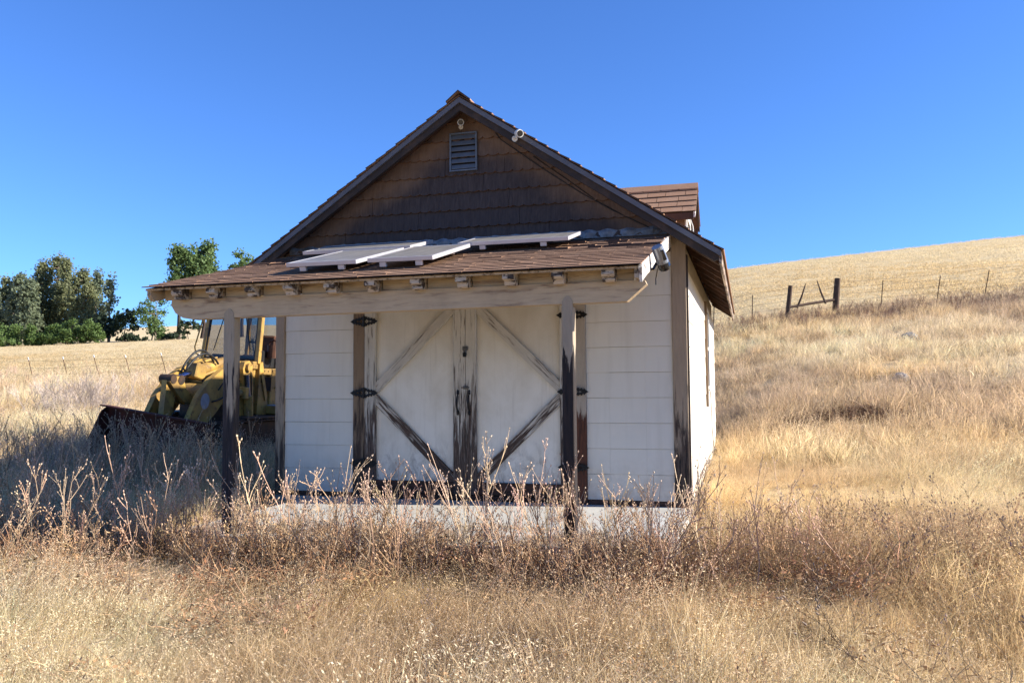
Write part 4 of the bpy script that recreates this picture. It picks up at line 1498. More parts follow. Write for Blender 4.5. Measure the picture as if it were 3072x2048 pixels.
# bucket
BK = bpy.data.objects.new('bucket', None)
back = [(-1.98, 1.04), (-2.06, 1.06), (-2.03, .98), (-1.97, .75), (-1.95, .45), (-2.02, .2), (-2.2, .08), (-2.62, .045), (-2.62, .02), (-2.15, .02), (-1.95, .12), (-1.88, .4), (-1.90, .75)]
mb = MB()
mb.prism(back, 'x', -1.0, 1.0)
side = [(-2.05, 1.05), (-1.96, .75), (-1.94, .45), (-2.0, .2), (-2.2, .06), (-2.58, .03), (-2.55, .14), (-2.36, .55), (-2.28, .72), (-2.17, .98)]
mb.prism(side, 'x', -1.025, -1.0015)
mb.prism(side, 'x', 1.0015, 1.025)
mb.prism([(-1.98, 1.07), (-2.20, 1.085), (-2.2, 1.062), (-1.98, 1.045)], 'x', -1.03, 1.03)
bk = lpart(mb, 'bucket', M['rust'])
for i in range(8):
    x = -.93 + i * .2657
    b = MB()
    b.prism([(-2.54, .055), (-2.66, .05), (-2.78, .02), (-2.66, .0), (-2.54, .015)], 'x', x - .035, x + .035)
    lpart(b, 'bucket_tooth', M['rust'], bk)
for x in (-.41, .41, -.06):
    b = MB()
    zt2 = .5 if abs(x) > .2 else .85
    b.prism([(-1.90, zt2 - .25), (-1.90, zt2 + .1), (-1.72, zt2), (-1.70, zt2 - .15)], 'x', x - .09, x - .06)
    b.prism([(-1.90, zt2 - .25), (-1.90, zt2 + .1), (-1.72, zt2), (-1.70, zt2 - .15)], 'x', x + .06, x + .09)
    lpart(b, 'bucket_lug', M['rust'], bk)
bk.rotation_euler = (0, R(4.5), 0)
bk.location.z -= .26
bk.location.x += .10
bpy.data.objects.remove(BK)

# ------------------------------------------------------------------ fences
def strand(mb, pts, r=.004, barbs=True):
    mb.tube(pts, r, 4)
    if barbs:
        for a, b in zip(pts[:-1], pts[1:]):
            a, b = Vector(a), Vector(b)
            n_ = int((b - a).length / .25)
            for i in range(1, n_):
                q = a.lerp(b, i / n_)
                d = Vector((random.uniform(-1, 1), random.uniform(-1, 1), random.uniform(-1, 1))).normalized() * .018
                mb.tube([q - d, q + d], r * .6, 3)

def fence_wires(root, xy, heights, r=.0045, sag=.03):
    for h in heights:
        mb = MB()
        pts = []
        for (x0, y0), (x1, y1) in zip(xy[:-1], xy[1:]):
            for i in range(5):
                t = i / 5
                x, y = x0 + (x1 - x0) * t, y0 + (y1 - y0) * t
                z = gz(x0, y0) * (1 - t) + gz(x1, y1) * t + h - sag * math.sin(math.pi * t) * random.uniform(.4, 1.3)
                pts.append((x, y, z))
        x, y = xy[-1]
        pts.append((x, y, gz(x, y) + h))
        strand(mb, pts, r)
        mb.build('wire', M['wire'], root)

# right fence on the slope
def tpost(mb, base, lean, h=1.35):
    top = base + Vector((lean[0], lean[1], h))
    ax = (top - base).normalized()
    mb.beam(base - ax * .3, top, .035, .006, (0, 1, 0), .001)
    mb.beam(base - ax * .3 + Vector((0, -.012, 0)), top + Vector((0, -.012, 0)), .006, .028, (0, 1, 0), .001)
    return top
RF = thing('wire_fence', (6, 30, gz(6, 30)), 'barbed wire fence with leaning steel posts and a wooden brace across the right hillside', 'fence')
fz = 36.0
us = {'a': .2655, 'b': .3257}
def fp(u, Z):
    x, y = xy_at(u, Z)
    return Vector((x, y, gz(x, y)))
P1, P2 = fp(.3345, 34.8), fp(.3935, 35.4)
mb = MB()
mb.tube([P1 + Vector((-.05, 0, -.4)), P1, P1 + Vector((.10, 0, .8)), P1 + Vector((.18, 0, 1.50))], [.10, .105, .095, .09], 10)
mb.build('wooden_post', M['post_wood'], RF)
mb = MB()
mb.tube([P2 + Vector((0, 0, -.4)), P2, P2 + Vector((.08, 0, .9)), P2 + Vector((.14, 0, 1.52))], [.14, .14, .135, .125], 10)
mb.build('wooden_post', M['post_wood'], RF)
mb = MB()
a, b = P1 + Vector((.08, -.05, .58)), P2 + Vector((.03, -.05, .60))
mb.tube([a, a.lerp(b, .5) + Vector((0, 0, .01)), b], [.055, .06, .06], 8)
mb.build('brace_rail', M['post_wood'], RF)
for t, dx, h in ((.20, .32, .92), (.76, -.28, .90)):
    q = a.lerp(b, t)
    mb = MB()
    mb.tube([q + Vector((-dx * .15, -.03, -.1)), q + Vector((dx * .5, -.03, h * .45)), q + Vector((dx, -.02, h))], [.045, .04, .02], 7)
    mb.build('twist_stick', M['post_wood'], RF)
mb = MB()
mb.tube([P1 + Vector((.05, -.06, .35)), a.lerp(b, .5) + Vector((0, -.05, .55)), P2 + Vector((.1, -.1, 1.25))], .005, 4)
mb.tube([P1 + Vector((.15, -.06, 1.2)), a.lerp(b, .5) + Vector((0, -.06, .5)), P2 + Vector((.03, -.1, .35))], .005, 4)
mb.build('brace_wire', M['wire'], RF)
tps = [fp(u, Z) for u, Z in ((.449, 35.6), (.5165, 35.9), (.575, 36.2), (.64, 36.5), (.71, 37), (.79, 37.4))]
for q, ln in zip(tps, (.13, .22, .26, .24, .2, .15)):
    mb = MB()
    tpost(mb, q, (ln, 0), 1.32)
    mb.build('steel_post', M['tpost'], RF)
lf = [fp(u, Z) for u, Z in ((.07, 34), (.13, 34.2), (.19, 34.4), (.245, 34.6), (.292, 34.7))]
for q in lf:
    mb = MB()
    tpost(mb, q, (.05, 0), 1.32)
    mb.build('steel_post', M['tpost'], RF)
fence_wires(RF, [(q.x, q.y) for q in lf + [P1, P2] + tps], (.30, .58, .86, 1.14, 1.38), .006)

# left fence in front of the pale field
LF = thing('wire_fence', (-28, 22.6, gz(-28, 22.6)), 'thin wire fence of white-tipped leaning steel posts along the left field', 'fence')
xy = []
for (px, py) in ((-120, 832), (-60, 834), (8, 836), (85, 840), (165, 836), (236, 829), (309, 824), (391, 819), (470, 815), (550, 812), (640, 808), (740, 800)):
    u = (px * 3072 / 2352 - 1536) / F
    q = fp(u - .004, 39.5 + (px - 200) * .002)
    xy.append((q.x, q.y))
    mb = MB()
    top = tpost(mb, q, (-.42 if px < 420 else -.2, .05), 1.12)
    post = mb.build('steel_post', M['tpost'], LF)
    d = (top - q).normalized()
    mb = MB()
    mb.beam(top - d * .13, top + d * .012, .042, .034, (0, 1, 0), .002)
    mb.build('white_tip', M['tpost_tip'], post)
fence_wires(LF, xy, (.30, .62, .95), .006)

# two small posts far up on the ridge
# rocks in the grass
def rock(loc, s, label, seed):
    rnd = random.Random(seed)
    import bmesh
    bm = bmesh.new()
    bmesh.ops.create_icosphere(bm, subdivisions=3, radius=1)
    for v in bm.verts:
        n_ = mnoise.fractal(v.co * 1.3 + Vector((seed, 0, 0)), 1.0, 2.0, 4)
        v.co *= 1 + .35 * n_
        v.co.x *= s[0]; v.co.y *= s[1]; v.co.z *= s[2]
    me = bpy.data.meshes.new('rock')
    bm.to_mesh(me)
    bm.free()
    me.materials.append(M['rock'])
    o = bpy.data.objects.new('field_rock', me)
    link(o)
    o.location = loc
    tag(o, label, 'rock', 'rocks on the right slope')
q = fp((2092 * 3072 / 2352 - 1536) / F, 25.5)
rock(q + Vector((0, 0, .16)), (.25, .2, .20), 'pale rock with a dark left side, higher one on the right slope', 3)
q = fp((2066 * 3072 / 2352 - 1536) / F, 19.0)
rock(q + Vector((0, 0, .12)), (.16, .14, .13), 'low pinkish grey rock half hidden in grass below the other rock', 8)

# ------------------------------------------------------------------ trees
def leaf_cards(mb, pts, nrm, size, rnd, droop=0.0):
    for p, n_ in zip(pts, nrm):
        s = size * rnd.uniform(.55, 1.3)
        a = Vector((rnd.gauss(0, 1), rnd.gauss(0, 1), rnd.gauss(0, .7))).normalized()
        d = Vector((rnd.gauss(0, .6), rnd.gauss(0, .6), rnd.gauss(0, .4) - droop)) + n_ * .5
        d = d.normalized() if d.length > 1e-6 else Vector((0, 0, 1))
        b = d.cross(a)
        if b.length < 1e-4:
            continue
        b.normalize()
        w = s * rnd.uniform(.3, .5)
        q0, q1, q2, q3 = p - d * s * .5, p + b * w - d * s * .05, p + d * s * .5, p - b * w + d * s * .05
        mb.add([q0, q1, q2, q3], [(0, 1, 2, 3)])

def tree(name, base, H, W, leaf, bark, label, cat='tree', group=None, seed=1, nclump=26, cards=130, size=.55, lo=.25, shape='tall', trunks=1, droop=.4, clump_r=.17, gap=0.0, lean=0.0, zs=.85):
    rnd = random.Random(seed)
    root = thing(name, base, label, cat, group)
    tm = MB()
    cl = []
    for k in range(nclump):
        t = rnd.uniform(lo, 1.0) ** .85
        env = {'tall': math.sin(math.pi * min(1, (t - lo * .6) / (1.06 - lo * .6)) ** .8) ** .8, 'round': math.sqrt(max(.05, 1 - ((t - .60) / .46) ** 2)), 'bush': math.sqrt(max(.08, 1 - (t * .95) ** 2.2))}[shape]
        a = rnd.uniform(0, 2 * math.pi)
        r_ = W * env * math.sqrt(rnd.uniform(.02, 1)) * .86
        cl.append(Vector((r_ * math.cos(a) + lean * t * H, r_ * math.sin(a), t * H * .93)))
    tops = sorted(cl, key=lambda c: -c.z)
    hubs = []
    for j in range(trunks):
        bx = (j - (trunks - 1) / 2) * W * .22
        p = Vector((bx, 0, -.2))
        pts, rad = [p.copy()], [H * .021 * (1.0 if trunks == 1 else .75)]
        tgt = tops[j]
        for i in range(1, 7):
            t = i / 6
            pts.append(Vector((bx + (tgt.x * .6 - bx) * t + rnd.uniform(-.03, .03) * H * .5, tgt.y * .6 * t + rnd.uniform(-.02, .02) * H, tgt.z * .9 * t)))
            rad.append(H * .021 * (1 - .82 * t) * (1.0 if trunks == 1 else .75))
        tm.tube(pts, rad, 7)
        hubs += pts[1:]
    for c in cl:
        h = min(hubs, key=lambda q: (q - c).length + max(0, q.z - c.z) * 2)
        m_ = h.lerp(c, .5) + Vector((rnd.uniform(-.1, .1), rnd.uniform(-.1, .1), -.06)) * W * .4
        tm.tube([h, m_, c], [H * .006, H * .004, H * .0015], 5)
    for v_i in range(len(tm.v)):
        tm.v[v_i] = tuple(Vector(tm.v[v_i]) + Vector(base))
    tm.build('trunk', M[bark], root)
    cm = MB()
    for c in cl:
        r_ = H * clump_r * rnd.uniform(.45, 1.3) * (1.15 - .35 * c.z / H) * (1 if shape != 'bush' else 1.2)
        pts, nr = [], []
        for k in range(int(cards * (r_ / (H * clump_r)) ** 2)):
            d = Vector((rnd.gauss(0, 1), rnd.gauss(0, 1), rnd.gauss(0, 1))).normalized()
            q = c + Vector((d.x, d.y, d.z * zs)) * r_ * abs(rnd.gauss(.55, .34))
            if (shape != 'bush' or H > 2) and mnoise.noise(q * (2.2 / (H * .1)) + Vector((seed * 3.1, 0, 0))) < gap:
                continue
            if q.z < .05:
                continue
            pts.append(q + Vector(base))
            nr.append(d)
        leaf_cards(cm, pts, nr, size, rnd, droop)
    cm.build('crown', M[leaf], root)
    return root

def at(px, Z):
    return fp((px * 3072 / 2352 - 1536) / F, Z)
def span(D, Z):
    return D * 3072 / 2352 / F * Z
GT = 'trees beyond the left field'
TREES = [
    # px, top, base, halfwidth, Z, leaf, label
    (-28, 655, 795, 34, 139, 'leaf_blue', 'blue-green gum tree cut by the left edge of the photo'),
    (14, 640, 795, 26, 143, 'leaf_euc', 'olive gum tree top showing behind the two blue-grey trees at the left'),
    (40, 628, 795, 26, 137, 'leaf_blue', 'blue-grey gum tree standing clear at the left of the group'),
    (62, 640, 795, 22, 134, 'leaf_blue', 'shorter silvery blue gum tree in front of the olive ones'),
    (90, 596, 792, 26, 142, 'leaf_euc', 'tall olive gum tree just left of the tallest one'),
    (124, 581, 790, 25, 143, 'leaf_euc', 'tallest gum tree of the left group with a narrow peaked crown'),
    (147, 592, 790, 20, 141, 'leaf_euc', 'pointed gum tree leaning against the right side of the tallest one'),
    (185, 613, 788, 30, 137, 'leaf_euc', 'olive gum tree with forked pale trunk right of the tallest trees'),
    (218, 617, 786, 20, 141, 'leaf_blue', 'slim gum tree with thin open crown beside the thinnest one'),
]
for i, (px, top, base, hw, Z, lf_, lab) in enumerate(TREES):
    q = at(px, Z)
    H = span(base - top, Z)
    tree('gum_tree', q, H, span(hw * 1.22, Z), lf_, 'bark', lab, group=GT, seed=20 + i, nclump=int(34 + hw * 1.5), cards=300, size=.36, lo=.06, clump_r=.072, gap=-.09, droop=.7, zs=1.7)
q = at(248, 135)
tree('gum_tree', q, span(158, 135), span(15, 135), 'leaf_blue', 'bark', 'thinnest gum tree with bare pale stem beside the dark tree', group=GT, seed=41, nclump=20, cards=170, size=.38, lo=.40, clump_r=.075, gap=-.05, zs=1.4)
q = at(284, 133)
tree('dark_tree', q, span(82, 133), span(26, 133), 'leaf_dark', 'bark_dark', 'small dark rounded tree at the right end of the left group', group=GT, seed=43, nclump=18, cards=120, size=.5, lo=.35, shape='round', clump_r=.17, gap=-.15)
q = at(246, 134)
tree('dark_tree', q, span(70, 134), span(26, 134), 'leaf_dark', 'bark_dark', 'dark low tree in shade under the thinnest gum tree', group=GT, seed=44, nclump=16, cards=120, size=.5, lo=.2, shape='round', clump_r=.2, gap=-.3)
q = at(350, 131)
tree('open_tree', q, span(110, 131), span(42, 131), 'leaf_green', 'bark', 'light airy green tree with forked pale trunk standing alone in the gap', group=GT, seed=47, nclump=44, cards=200, size=.30, lo=.14, shape='round', trunks=2, clump_r=.12, gap=-.06)
q = at(408, 134)
tree('leafy_tree', q, span(228, 134), span(25, 134), 'leaf_green', 'bark_dark', 'narrow leafy tree left of the big one above the porch roof', group=GT, seed=51, nclump=34, cards=330, size=.42, lo=.40, clump_r=.075, gap=-.2, zs=1.1)
q = at(462, 136)
tree('leafy_tree', q, span(232, 136), span(52, 136), 'leaf_green', 'bark_dark', 'big dense green tree rising behind the porch roof', group=GT, seed=53, nclump=70, cards=330, size=.42, lo=.34, shape='round', clump_r=.085, gap=-.22, zs=1.0)
q = at(555, 138)
tree('leafy_tree', q, span(208, 138), span(36, 138), 'leaf_green', 'bark_dark', 'thin-topped green tree between the big one and the gable', group=GT, seed=55, nclump=28, cards=230, size=.40, lo=.4, shape='round', clump_r=.08, gap=-.10)
q = at(432, 130)
tree('dark_tree', q, span(42, 130), span(34, 130), 'leaf_dark', 'bark_dark', 'dark lower part of the big green tree, added separately, seen under the porch beam beside the loader cab', group=GT, seed=57, nclump=14, cards=90, size=.45, lo=.3, shape='round', clump_r=.2, gap=-.2)  # separate dark mass added for the big tree's lower part
SHR = [(18, 750, 797, 40, 'leftmost bright green shrub at the foot of the trees'), (72, 757, 796, 26, 'second bright green shrub from the left edge, the lowest one'),
       (118, 752, 794, 28, 'rounded green shrub below the tallest gum tree'), (160, 742, 792, 34, 'widest bright green shrub in the row under the gum trees'),
       (206, 746, 790, 28, 'right-hand end shrub of the green row, sloping down to the field')]
for i, (px, top, base, hw, lab) in enumerate(SHR):
    q = at(px, 127)
    tree('green_shrub', q, span(base - top + 6, 127), span(hw, 127), 'leaf_bright', 'bark_dark', lab, 'shrub', 'green shrubs at the foot of the trees', seed=70 + i, nclump=34, cards=170, size=.28, lo=.02, shape='bush', clump_r=.17, gap=-.05, droop=-.8)
for i, (px, top, base, hw, lab) in enumerate([(372, 770, 780, 10, 'tiny yellow-green bush left of the loader cab'), (300, 772, 783, 40, 'low dark brush along the field edge under the dark tree'), (400, 772, 780, 30, 'low dark brush under the lone airy tree')]):
    q = at(px, 129)
    tree('low_bush', q, span(base - top + 3, 129), span(hw, 129), 'leaf_dark' if i else 'leaf_bright', 'bark_dark', lab, 'bush', None, seed=90 + i, nclump=16, cards=90, size=.35, lo=.05, shape='bush', clump_r=.5, droop=-.2)

# ------------------------------------------------------------------ dry grass and weeds (nobody could count them: stuff)
def mesh_np(name, V, Fs, shade, mat):
    me = bpy.data.meshes.new(name)
    me.from_pydata([tuple(v) for v in V], [], Fs)
    me.materials.append(mat)
    at_ = me.attributes.new('shade', 'FLOAT_COLOR', 'POINT')
    c = np.ones((len(V), 4), np.float32)
    c[:, :3] = np.asarray(shade, np.float32).reshape(len(V), -1)
    at_.data.foreach_set('color', c.ravel())
    return me

def grass_proto(seed, n, rad, h0, h1, w, lean=.35, curl=.5, wind=0.0, seeds=0.0, seed_len=.02):
    rnd = random.Random(seed)
    V, Fs, sh = [], [], []
    for i in range(n):
        a = rnd.uniform(0, 2 * math.pi)
        r_ = rad * math.sqrt(rnd.random())
        bx, by = r_ * math.cos(a), r_ * math.sin(a)
        h = rnd.uniform(h0, h1)
        la = rnd.gauss(0, lean)
        d = Vector((math.cos(a + rnd.gauss(0, 1.2)), math.sin(a + rnd.gauss(0, 1.2)), 0))
        d = Vector((d.x * abs(la) + wind * rnd.uniform(.4, 1.3), d.y * abs(la), 0))
        cu = rnd.uniform(.1, curl)
        fa = rnd.uniform(0, math.pi)
        f = Vector((math.cos(fa), math.sin(fa), 0))
        ww = w * rnd.uniform(.6, 1.35)
        s = rnd.choice((rnd.uniform(.45, .8), rnd.uniform(.75, 1.15), rnd.uniform(.9, 1.45)))
        tone = (s * rnd.uniform(.96, 1.04), s, s * rnd.uniform(.88, 1.08))
        k = len(V)
        p = Vector((bx, by, 0))
        prev = None
        L = h / 3
        dirv = (Vector((0, 0, 1)) + d).normalized()
        for j in range(4):
            wj = ww * (1, .85, .55, .06)[j]
            V += [p - f * wj * .5, p + f * wj * .5]
            sh += [tone, tone]
            if j < 3:
                Fs.append((k + j * 2, k + j * 2 + 1, k + j * 2 + 3, k + j * 2 + 2))
            p = p + dirv * L
            dirv = (dirv + Vector((d.x, d.y, -.25)) * cu).normalized()
        if rnd.random() < seeds:
            tip = p - dirv * L
            for q in range(rnd.randint(4, 9)):
                o_ = tip - dirv * (q * .018) + Vector((rnd.gauss(0, .012), rnd.gauss(0, .012), rnd.gauss(0, .006)))
                dd = Vector((rnd.gauss(0, .5) + .3, rnd.gauss(0, .5), rnd.uniform(-1, .3))).normalized() * seed_len * rnd.uniform(.7, 1.3)
                sd_ = dd.orthogonal().normalized() * seed_len * .16
                k = len(V)
                V += [o_, o_ + dd * .5 + sd_, o_ + dd, o_ + dd * .5 - sd_]
                t = rnd.uniform(1.05, 1.4)
                sh += [(t, t, t * 1.05)] * 4
                Fs.append((k, k + 1, k + 2, k + 3))
    return mesh_np('grass_tuft', V, Fs, sh, M['straw'])

def stalk_proto(seed, H=1.0, branches=6, spread=.5, r0=.0042, bud=1.0, dark=1.0, fine=False):
    """dead roadside weed: ribbed stem that forks upward, with papery pods at the tips and shreds of leaf"""
    rnd = random.Random(seed)
    mb = MB()
    tones = []
    def mark(n0, t):
        tones.extend([t] * (len(mb.v) - n0))
    def grow(p, d, L, r_, depth):
        n0 = len(mb.v)
        pts, q = [p.copy()], p.copy()
        steps = 5 if depth == 0 else 4
        dv = d.copy()
        for i in range(steps):
            dv = (dv + Vector((rnd.gauss(0, .13), rnd.gauss(0, .13), .06))).normalized()
            q = q + dv * (L / steps)
            pts.append(q.copy())
        mb.tube(pts, [r_ * (1 - .6 * i / steps) for i in range(steps + 1)], 3)
        b_ = (1.0 if depth else .82) * dark * rnd.uniform(.8, 1.15)
        mark(n0, (b_, b_ * .97, b_ * .92))
        # shreds and pods along the stem
        for i in range(int((7 if depth == 0 else 3) * (0.4 if fine else 1))):
            t = rnd.uniform(.15, 1)
            a = pts[min(steps - 1, int(t * steps))].lerp(pts[min(steps, int(t * steps) + 1)], rnd.random())
            n0 = len(mb.v)
            s = rnd.uniform(.003, .009) * bud
            dd = Vector((rnd.gauss(0, 1), rnd.gauss(0, 1), rnd.gauss(0, .8))).normalized()
            e = dd.orthogonal().normalized()
            mb.add([a, a + dd * s + e * s * .4, a + dd * s * 1.9, a + dd * s - e * s * .4], [(0, 1, 2, 3)])
            t_ = rnd.uniform(.55, 1.15) * dark
            mark(n0, (t_, t_ * .9, t_ * .8))
        tip = pts[-1]
        if bud > .5:
            n0 = len(mb.v)
            s = rnd.uniform(.005, .008)
            dv2 = dv * s * 1.6
            e = dv.orthogonal().normalized() * s
            f = dv.cross(e).normalized() * s
            mb.add([tip - dv2 * .3, tip + dv2 * .7 + e, tip + dv2 * .7 + f, tip + dv2 * .7 - e, tip + dv2 * .7 - f, tip + dv2 * 2], [(0, 1, 2), (0, 2, 3), (0, 3, 4), (0, 4, 1), (5, 2, 1), (5, 3, 2), (5, 4, 3), (5, 1, 4)])
            t_ = rnd.uniform(1.0, 1.4)
            mark(n0, (t_, t_, t_))
        if depth < 2:
            nb = branches if depth == 0 else rnd.randint(1, 3)
            for i in range(nb):
                t = rnd.uniform(.28, .95)
                k = min(steps - 1, int(t * steps))
                a = pts[k].lerp(pts[k + 1], rnd.random())
                az = rnd.uniform(0, 2 * math.pi)
                nd = (dv * .9 + Vector((math.cos(az), math.sin(az), .15)) * spread * rnd.uniform(.6, 1.3)).normalized()
                grow(a, nd, L * (1 - t * .55) * rnd.uniform(.3, .6), r_ * .62, depth + 1)
    grow(Vector((0, 0, -.03)), Vector((rnd.gauss(0, .12), rnd.gauss(0, .12), 1)).normalized(), H, r0, 0)
    return mesh_np('weed_stalk', mb.v, mb.f, tones, M['weed'])

def tangle_proto(seed, n=46, R_=.36, H=.34, r0=.0028, leaves=160, flat=.5):
    """matted heap of broken twigs and curled dead leaves"""
    rnd = random.Random(seed)
    mb = MB()
    tones = []
    for i in range(n):
        a = rnd.uniform(0, 2 * math.pi)
        p = Vector((math.cos(a), math.sin(a), 0)) * R_ * rnd.random() + Vector((0, 0, H * rnd.random() ** 1.4 * .5))
        d = Vector((rnd.gauss(0, 1), rnd.gauss(0, 1), abs(rnd.gauss(0, flat)))).normalized()
        L = rnd.uniform(.18, .55) * R_ * 2
        pts = [p]
        for j in range(4):
            d = (d + Vector((rnd.gauss(0, .25), rnd.gauss(0, .25), rnd.gauss(-.05, .18)))).normalized()
            q = pts[-1] + d * L / 4
            q.z = max(q.z, .01)
            pts.append(q)
        n0 = len(mb.v)
        mb.tube(pts, [r0 * rnd.uniform(.7, 1.3) * (1 - .15 * j) for j in range(5)], 3, cap=False)
        t = rnd.uniform(.55, 1.45)
        tones += [(t, t * .97, t * .93)] * (len(mb.v) - n0)
    for i in range(leaves):
        a = rnd.uniform(0, 2 * math.pi)
        r_ = R_ * math.sqrt(rnd.random())
        p = Vector((math.cos(a) * r_, math.sin(a) * r_, H * (1 - (r_ / R_) ** 2) * rnd.random() ** .8 * .85 + .01))
        d = Vector((rnd.gauss(0, 1), rnd.gauss(0, 1), rnd.gauss(0, .7))).normalized()
        e = d.orthogonal().normalized()
        s = rnd.uniform(.010, .028)
        n0 = len(mb.v)
        mb.add([p - d * s, p + e * s * .38, p + d * s, p - e * s * .38], [(0, 1, 2, 3)])
        t = rnd.uniform(.5, 1.3)
        tones += [(t, t * .88, t * .76)] * 4
    return mesh_np('twig_tangle', mb.v, mb.f, tones, M['weed'])

def scatter(name, label, protos, pos, rot, scl, idx, tint, kind='stuff', cat=None):
    n = len(pos)
    me = bpy.data.meshes.new(name)
    me.vertices.add(n)
    me.vertices.foreach_set('co', np.asarray(pos, np.float32).ravel())
    for nm, ty, arr, key in (('rot', 'FLOAT_VECTOR', rot, 'vector'), ('scl', 'FLOAT_VECTOR', scl, 'vector'), ('idx', 'INT', idx, 'value')):
        a = me.attributes.new(nm, ty, 'POINT')
        a.data.foreach_set(key, np.asarray(arr, np.int32 if ty == 'INT' else np.float32).ravel())
    a = me.attributes.new('tint', 'FLOAT_COLOR', 'POINT')
    a.data.foreach_set('color', np.concatenate([np.asarray(tint, np.float32), np.ones((n, 1), np.float32)], 1).ravel())
    o = bpy.data.objects.new(name, me)
    link(o)
    tag(o, label, cat, None, kind)
    g = bpy.data.node_groups.new(name + '_nodes', 'GeometryNodeTree')
    g.interface.new_socket('Geometry', in_out='INPUT', socket_type='NodeSocketGeometry')
    g.interface.new_socket('Geometry', in_out='OUTPUT', socket_type='NodeSocketGeometry')
    gi, go = g.nodes.new('NodeGroupInput'), g.nodes.new('NodeGroupOutput')
    gti = g.nodes.new('GeometryNodeGeometryToInstance')
    for pr in reversed(protos):
        po = bpy.data.objects.new(pr.name, pr)
        oi = g.nodes.new('GeometryNodeObjectInfo')
        oi.inputs['Object'].default_value = po
        g.links.new(oi.outputs['Geometry'], gti.inputs[0])
    ip = g.nodes.new('GeometryNodeInstanceOnPoints')
    ip.inputs['Pick Instance'].default_value = True
    def na(nm, ty):
        x = g.nodes.new('GeometryNodeInputNamedAttribute')
        x.data_type = ty
        x.inputs['Name'].default_value = nm
        return x.outputs[0]
    g.links.new(gi.outputs[0], ip.inputs['Points'])
    g.links.new(gti.outputs[0], ip.inputs['Instance'])
    g.links.new(na('idx', 'INT'), ip.inputs['Instance Index'])
    er = g.nodes.new('FunctionNodeEulerToRotation')
    g.links.new(na('rot', 'FLOAT_VECTOR'), er.inputs[0])
    g.links.new(er.outputs[0], ip.inputs['Rotation'])
    g.links.new(na('scl', 'FLOAT_VECTOR'), ip.inputs['Scale'])
    g.links.new(ip.outputs[0], go.inputs[0])
    md = o.modifiers.new('scatter', 'NODES')
    md.node_group = g
    return o

rng = np.random.default_rng(5)
GOLD, PALE, BROWN, MAUVE = np.array((.735, .535, .285)), np.array((.82, .67, .425)), np.array((.57, .41, .245)), np.array((.49, .36, .25))

def blocked(x, y, m=0.0):
    h = (x > -4.93 - m) & (x < .06 + m) & (y > -2.52 - m) & (y < 7.2 + m)
    l_ = (x > -9.6) & (x < -7.7) & (y > 1.9) & (y < 7.3)
    return h | l_

def sample(n, Z0, Z1, U, seed, power=1.0):
    """points uniform on the ground inside the view wedge"""
    r_ = np.random.default_rng(seed)
    Z = np.sqrt(r_.uniform(Z0 ** 2, Z1 ** 2, n)) if power == 1 else Z0 * (Z1 / Z0) ** r_.random(n)
    u = r_.uniform(-U, U, n)
    x = CAM.x + math.cos(YAW) * u * Z - math.sin(YAW) * Z
    y = CAM.y + math.sin(YAW) * u * Z + math.cos(YAW) * Z
    k = ~blocked(x, y)
    return x[k], y[k]

def tints(x, y, seed=0):
    """patches of golden, pale, brown and mauve dry grass"""
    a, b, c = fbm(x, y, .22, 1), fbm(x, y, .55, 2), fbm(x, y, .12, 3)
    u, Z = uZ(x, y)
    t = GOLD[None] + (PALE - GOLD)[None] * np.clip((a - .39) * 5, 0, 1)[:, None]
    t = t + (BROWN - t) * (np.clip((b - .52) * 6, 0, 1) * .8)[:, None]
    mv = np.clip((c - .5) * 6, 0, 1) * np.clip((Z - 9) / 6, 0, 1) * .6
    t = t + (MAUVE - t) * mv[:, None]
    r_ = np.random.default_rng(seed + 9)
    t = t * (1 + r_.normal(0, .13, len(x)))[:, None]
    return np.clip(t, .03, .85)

near_p = [grass_proto(1, 80, .12, .12, .32, .0030, .6, .8), grass_proto(2, 70, .13, .14, .34, .0030, .9, 1.1, .6),
          grass_proto(3, 64, .16, .20, .42, .0026, .7, 1.2, 1.5), grass_proto(4, 50, .11, .18, .40, .0024, .5, .9, .5, .45, .012),
          grass_proto(5, 70, .13, .16, .36, .0030, .9, 1.1, -.5), grass_proto(6, 34, .12, .24, .46, .0022, .5, .8, .9, .6, .013),
          grass_proto(7, 44, .18, .30, .62, .0030, .8, 1.2, 2.2), grass_proto(8, 80, .12, .10, .24, .0030, .7, .9)]
def grass_field(name, label, x, y, protos, smin, smax, dens_seed, lie=.30, tint_f=tints, sink=.02, low=None):
    n = len(x)
    r_ = np.random.default_rng(dens_seed)
    z = ground(x, y) - sink
    hmod = .30 + 1.35 * fbm(x, y, .8, dens_seed)
    s = r_.uniform(smin, smax, n) * hmod
    sc = np.stack([s * r_.uniform(.9, 1.3, n), s * r_.uniform(.9, 1.3, n), s * r_.uniform(.8, 1.2, n)], 1)
    if low is not None:
        sc *= low[:, None]
    ya = fbm(x, y, .35, dens_seed + 4) * 5 - 1.6 + r_.normal(0, .75, n)
    rot = np.stack([r_.normal(0, lie, n), r_.normal(0, lie, n), ya], 1)
    return scatter(name, label, protos, np.stack([x, y, z], 1), rot, sc, r_.integers(0, len(protos), n), tint_f(x, y, dens_seed))

x, y = sample(16000, 2.5, 11.5, .86, 101)
k = (fbm(x, y, 1.3, 7) > .27) | (uZ(x, y)[1] < 8.5)
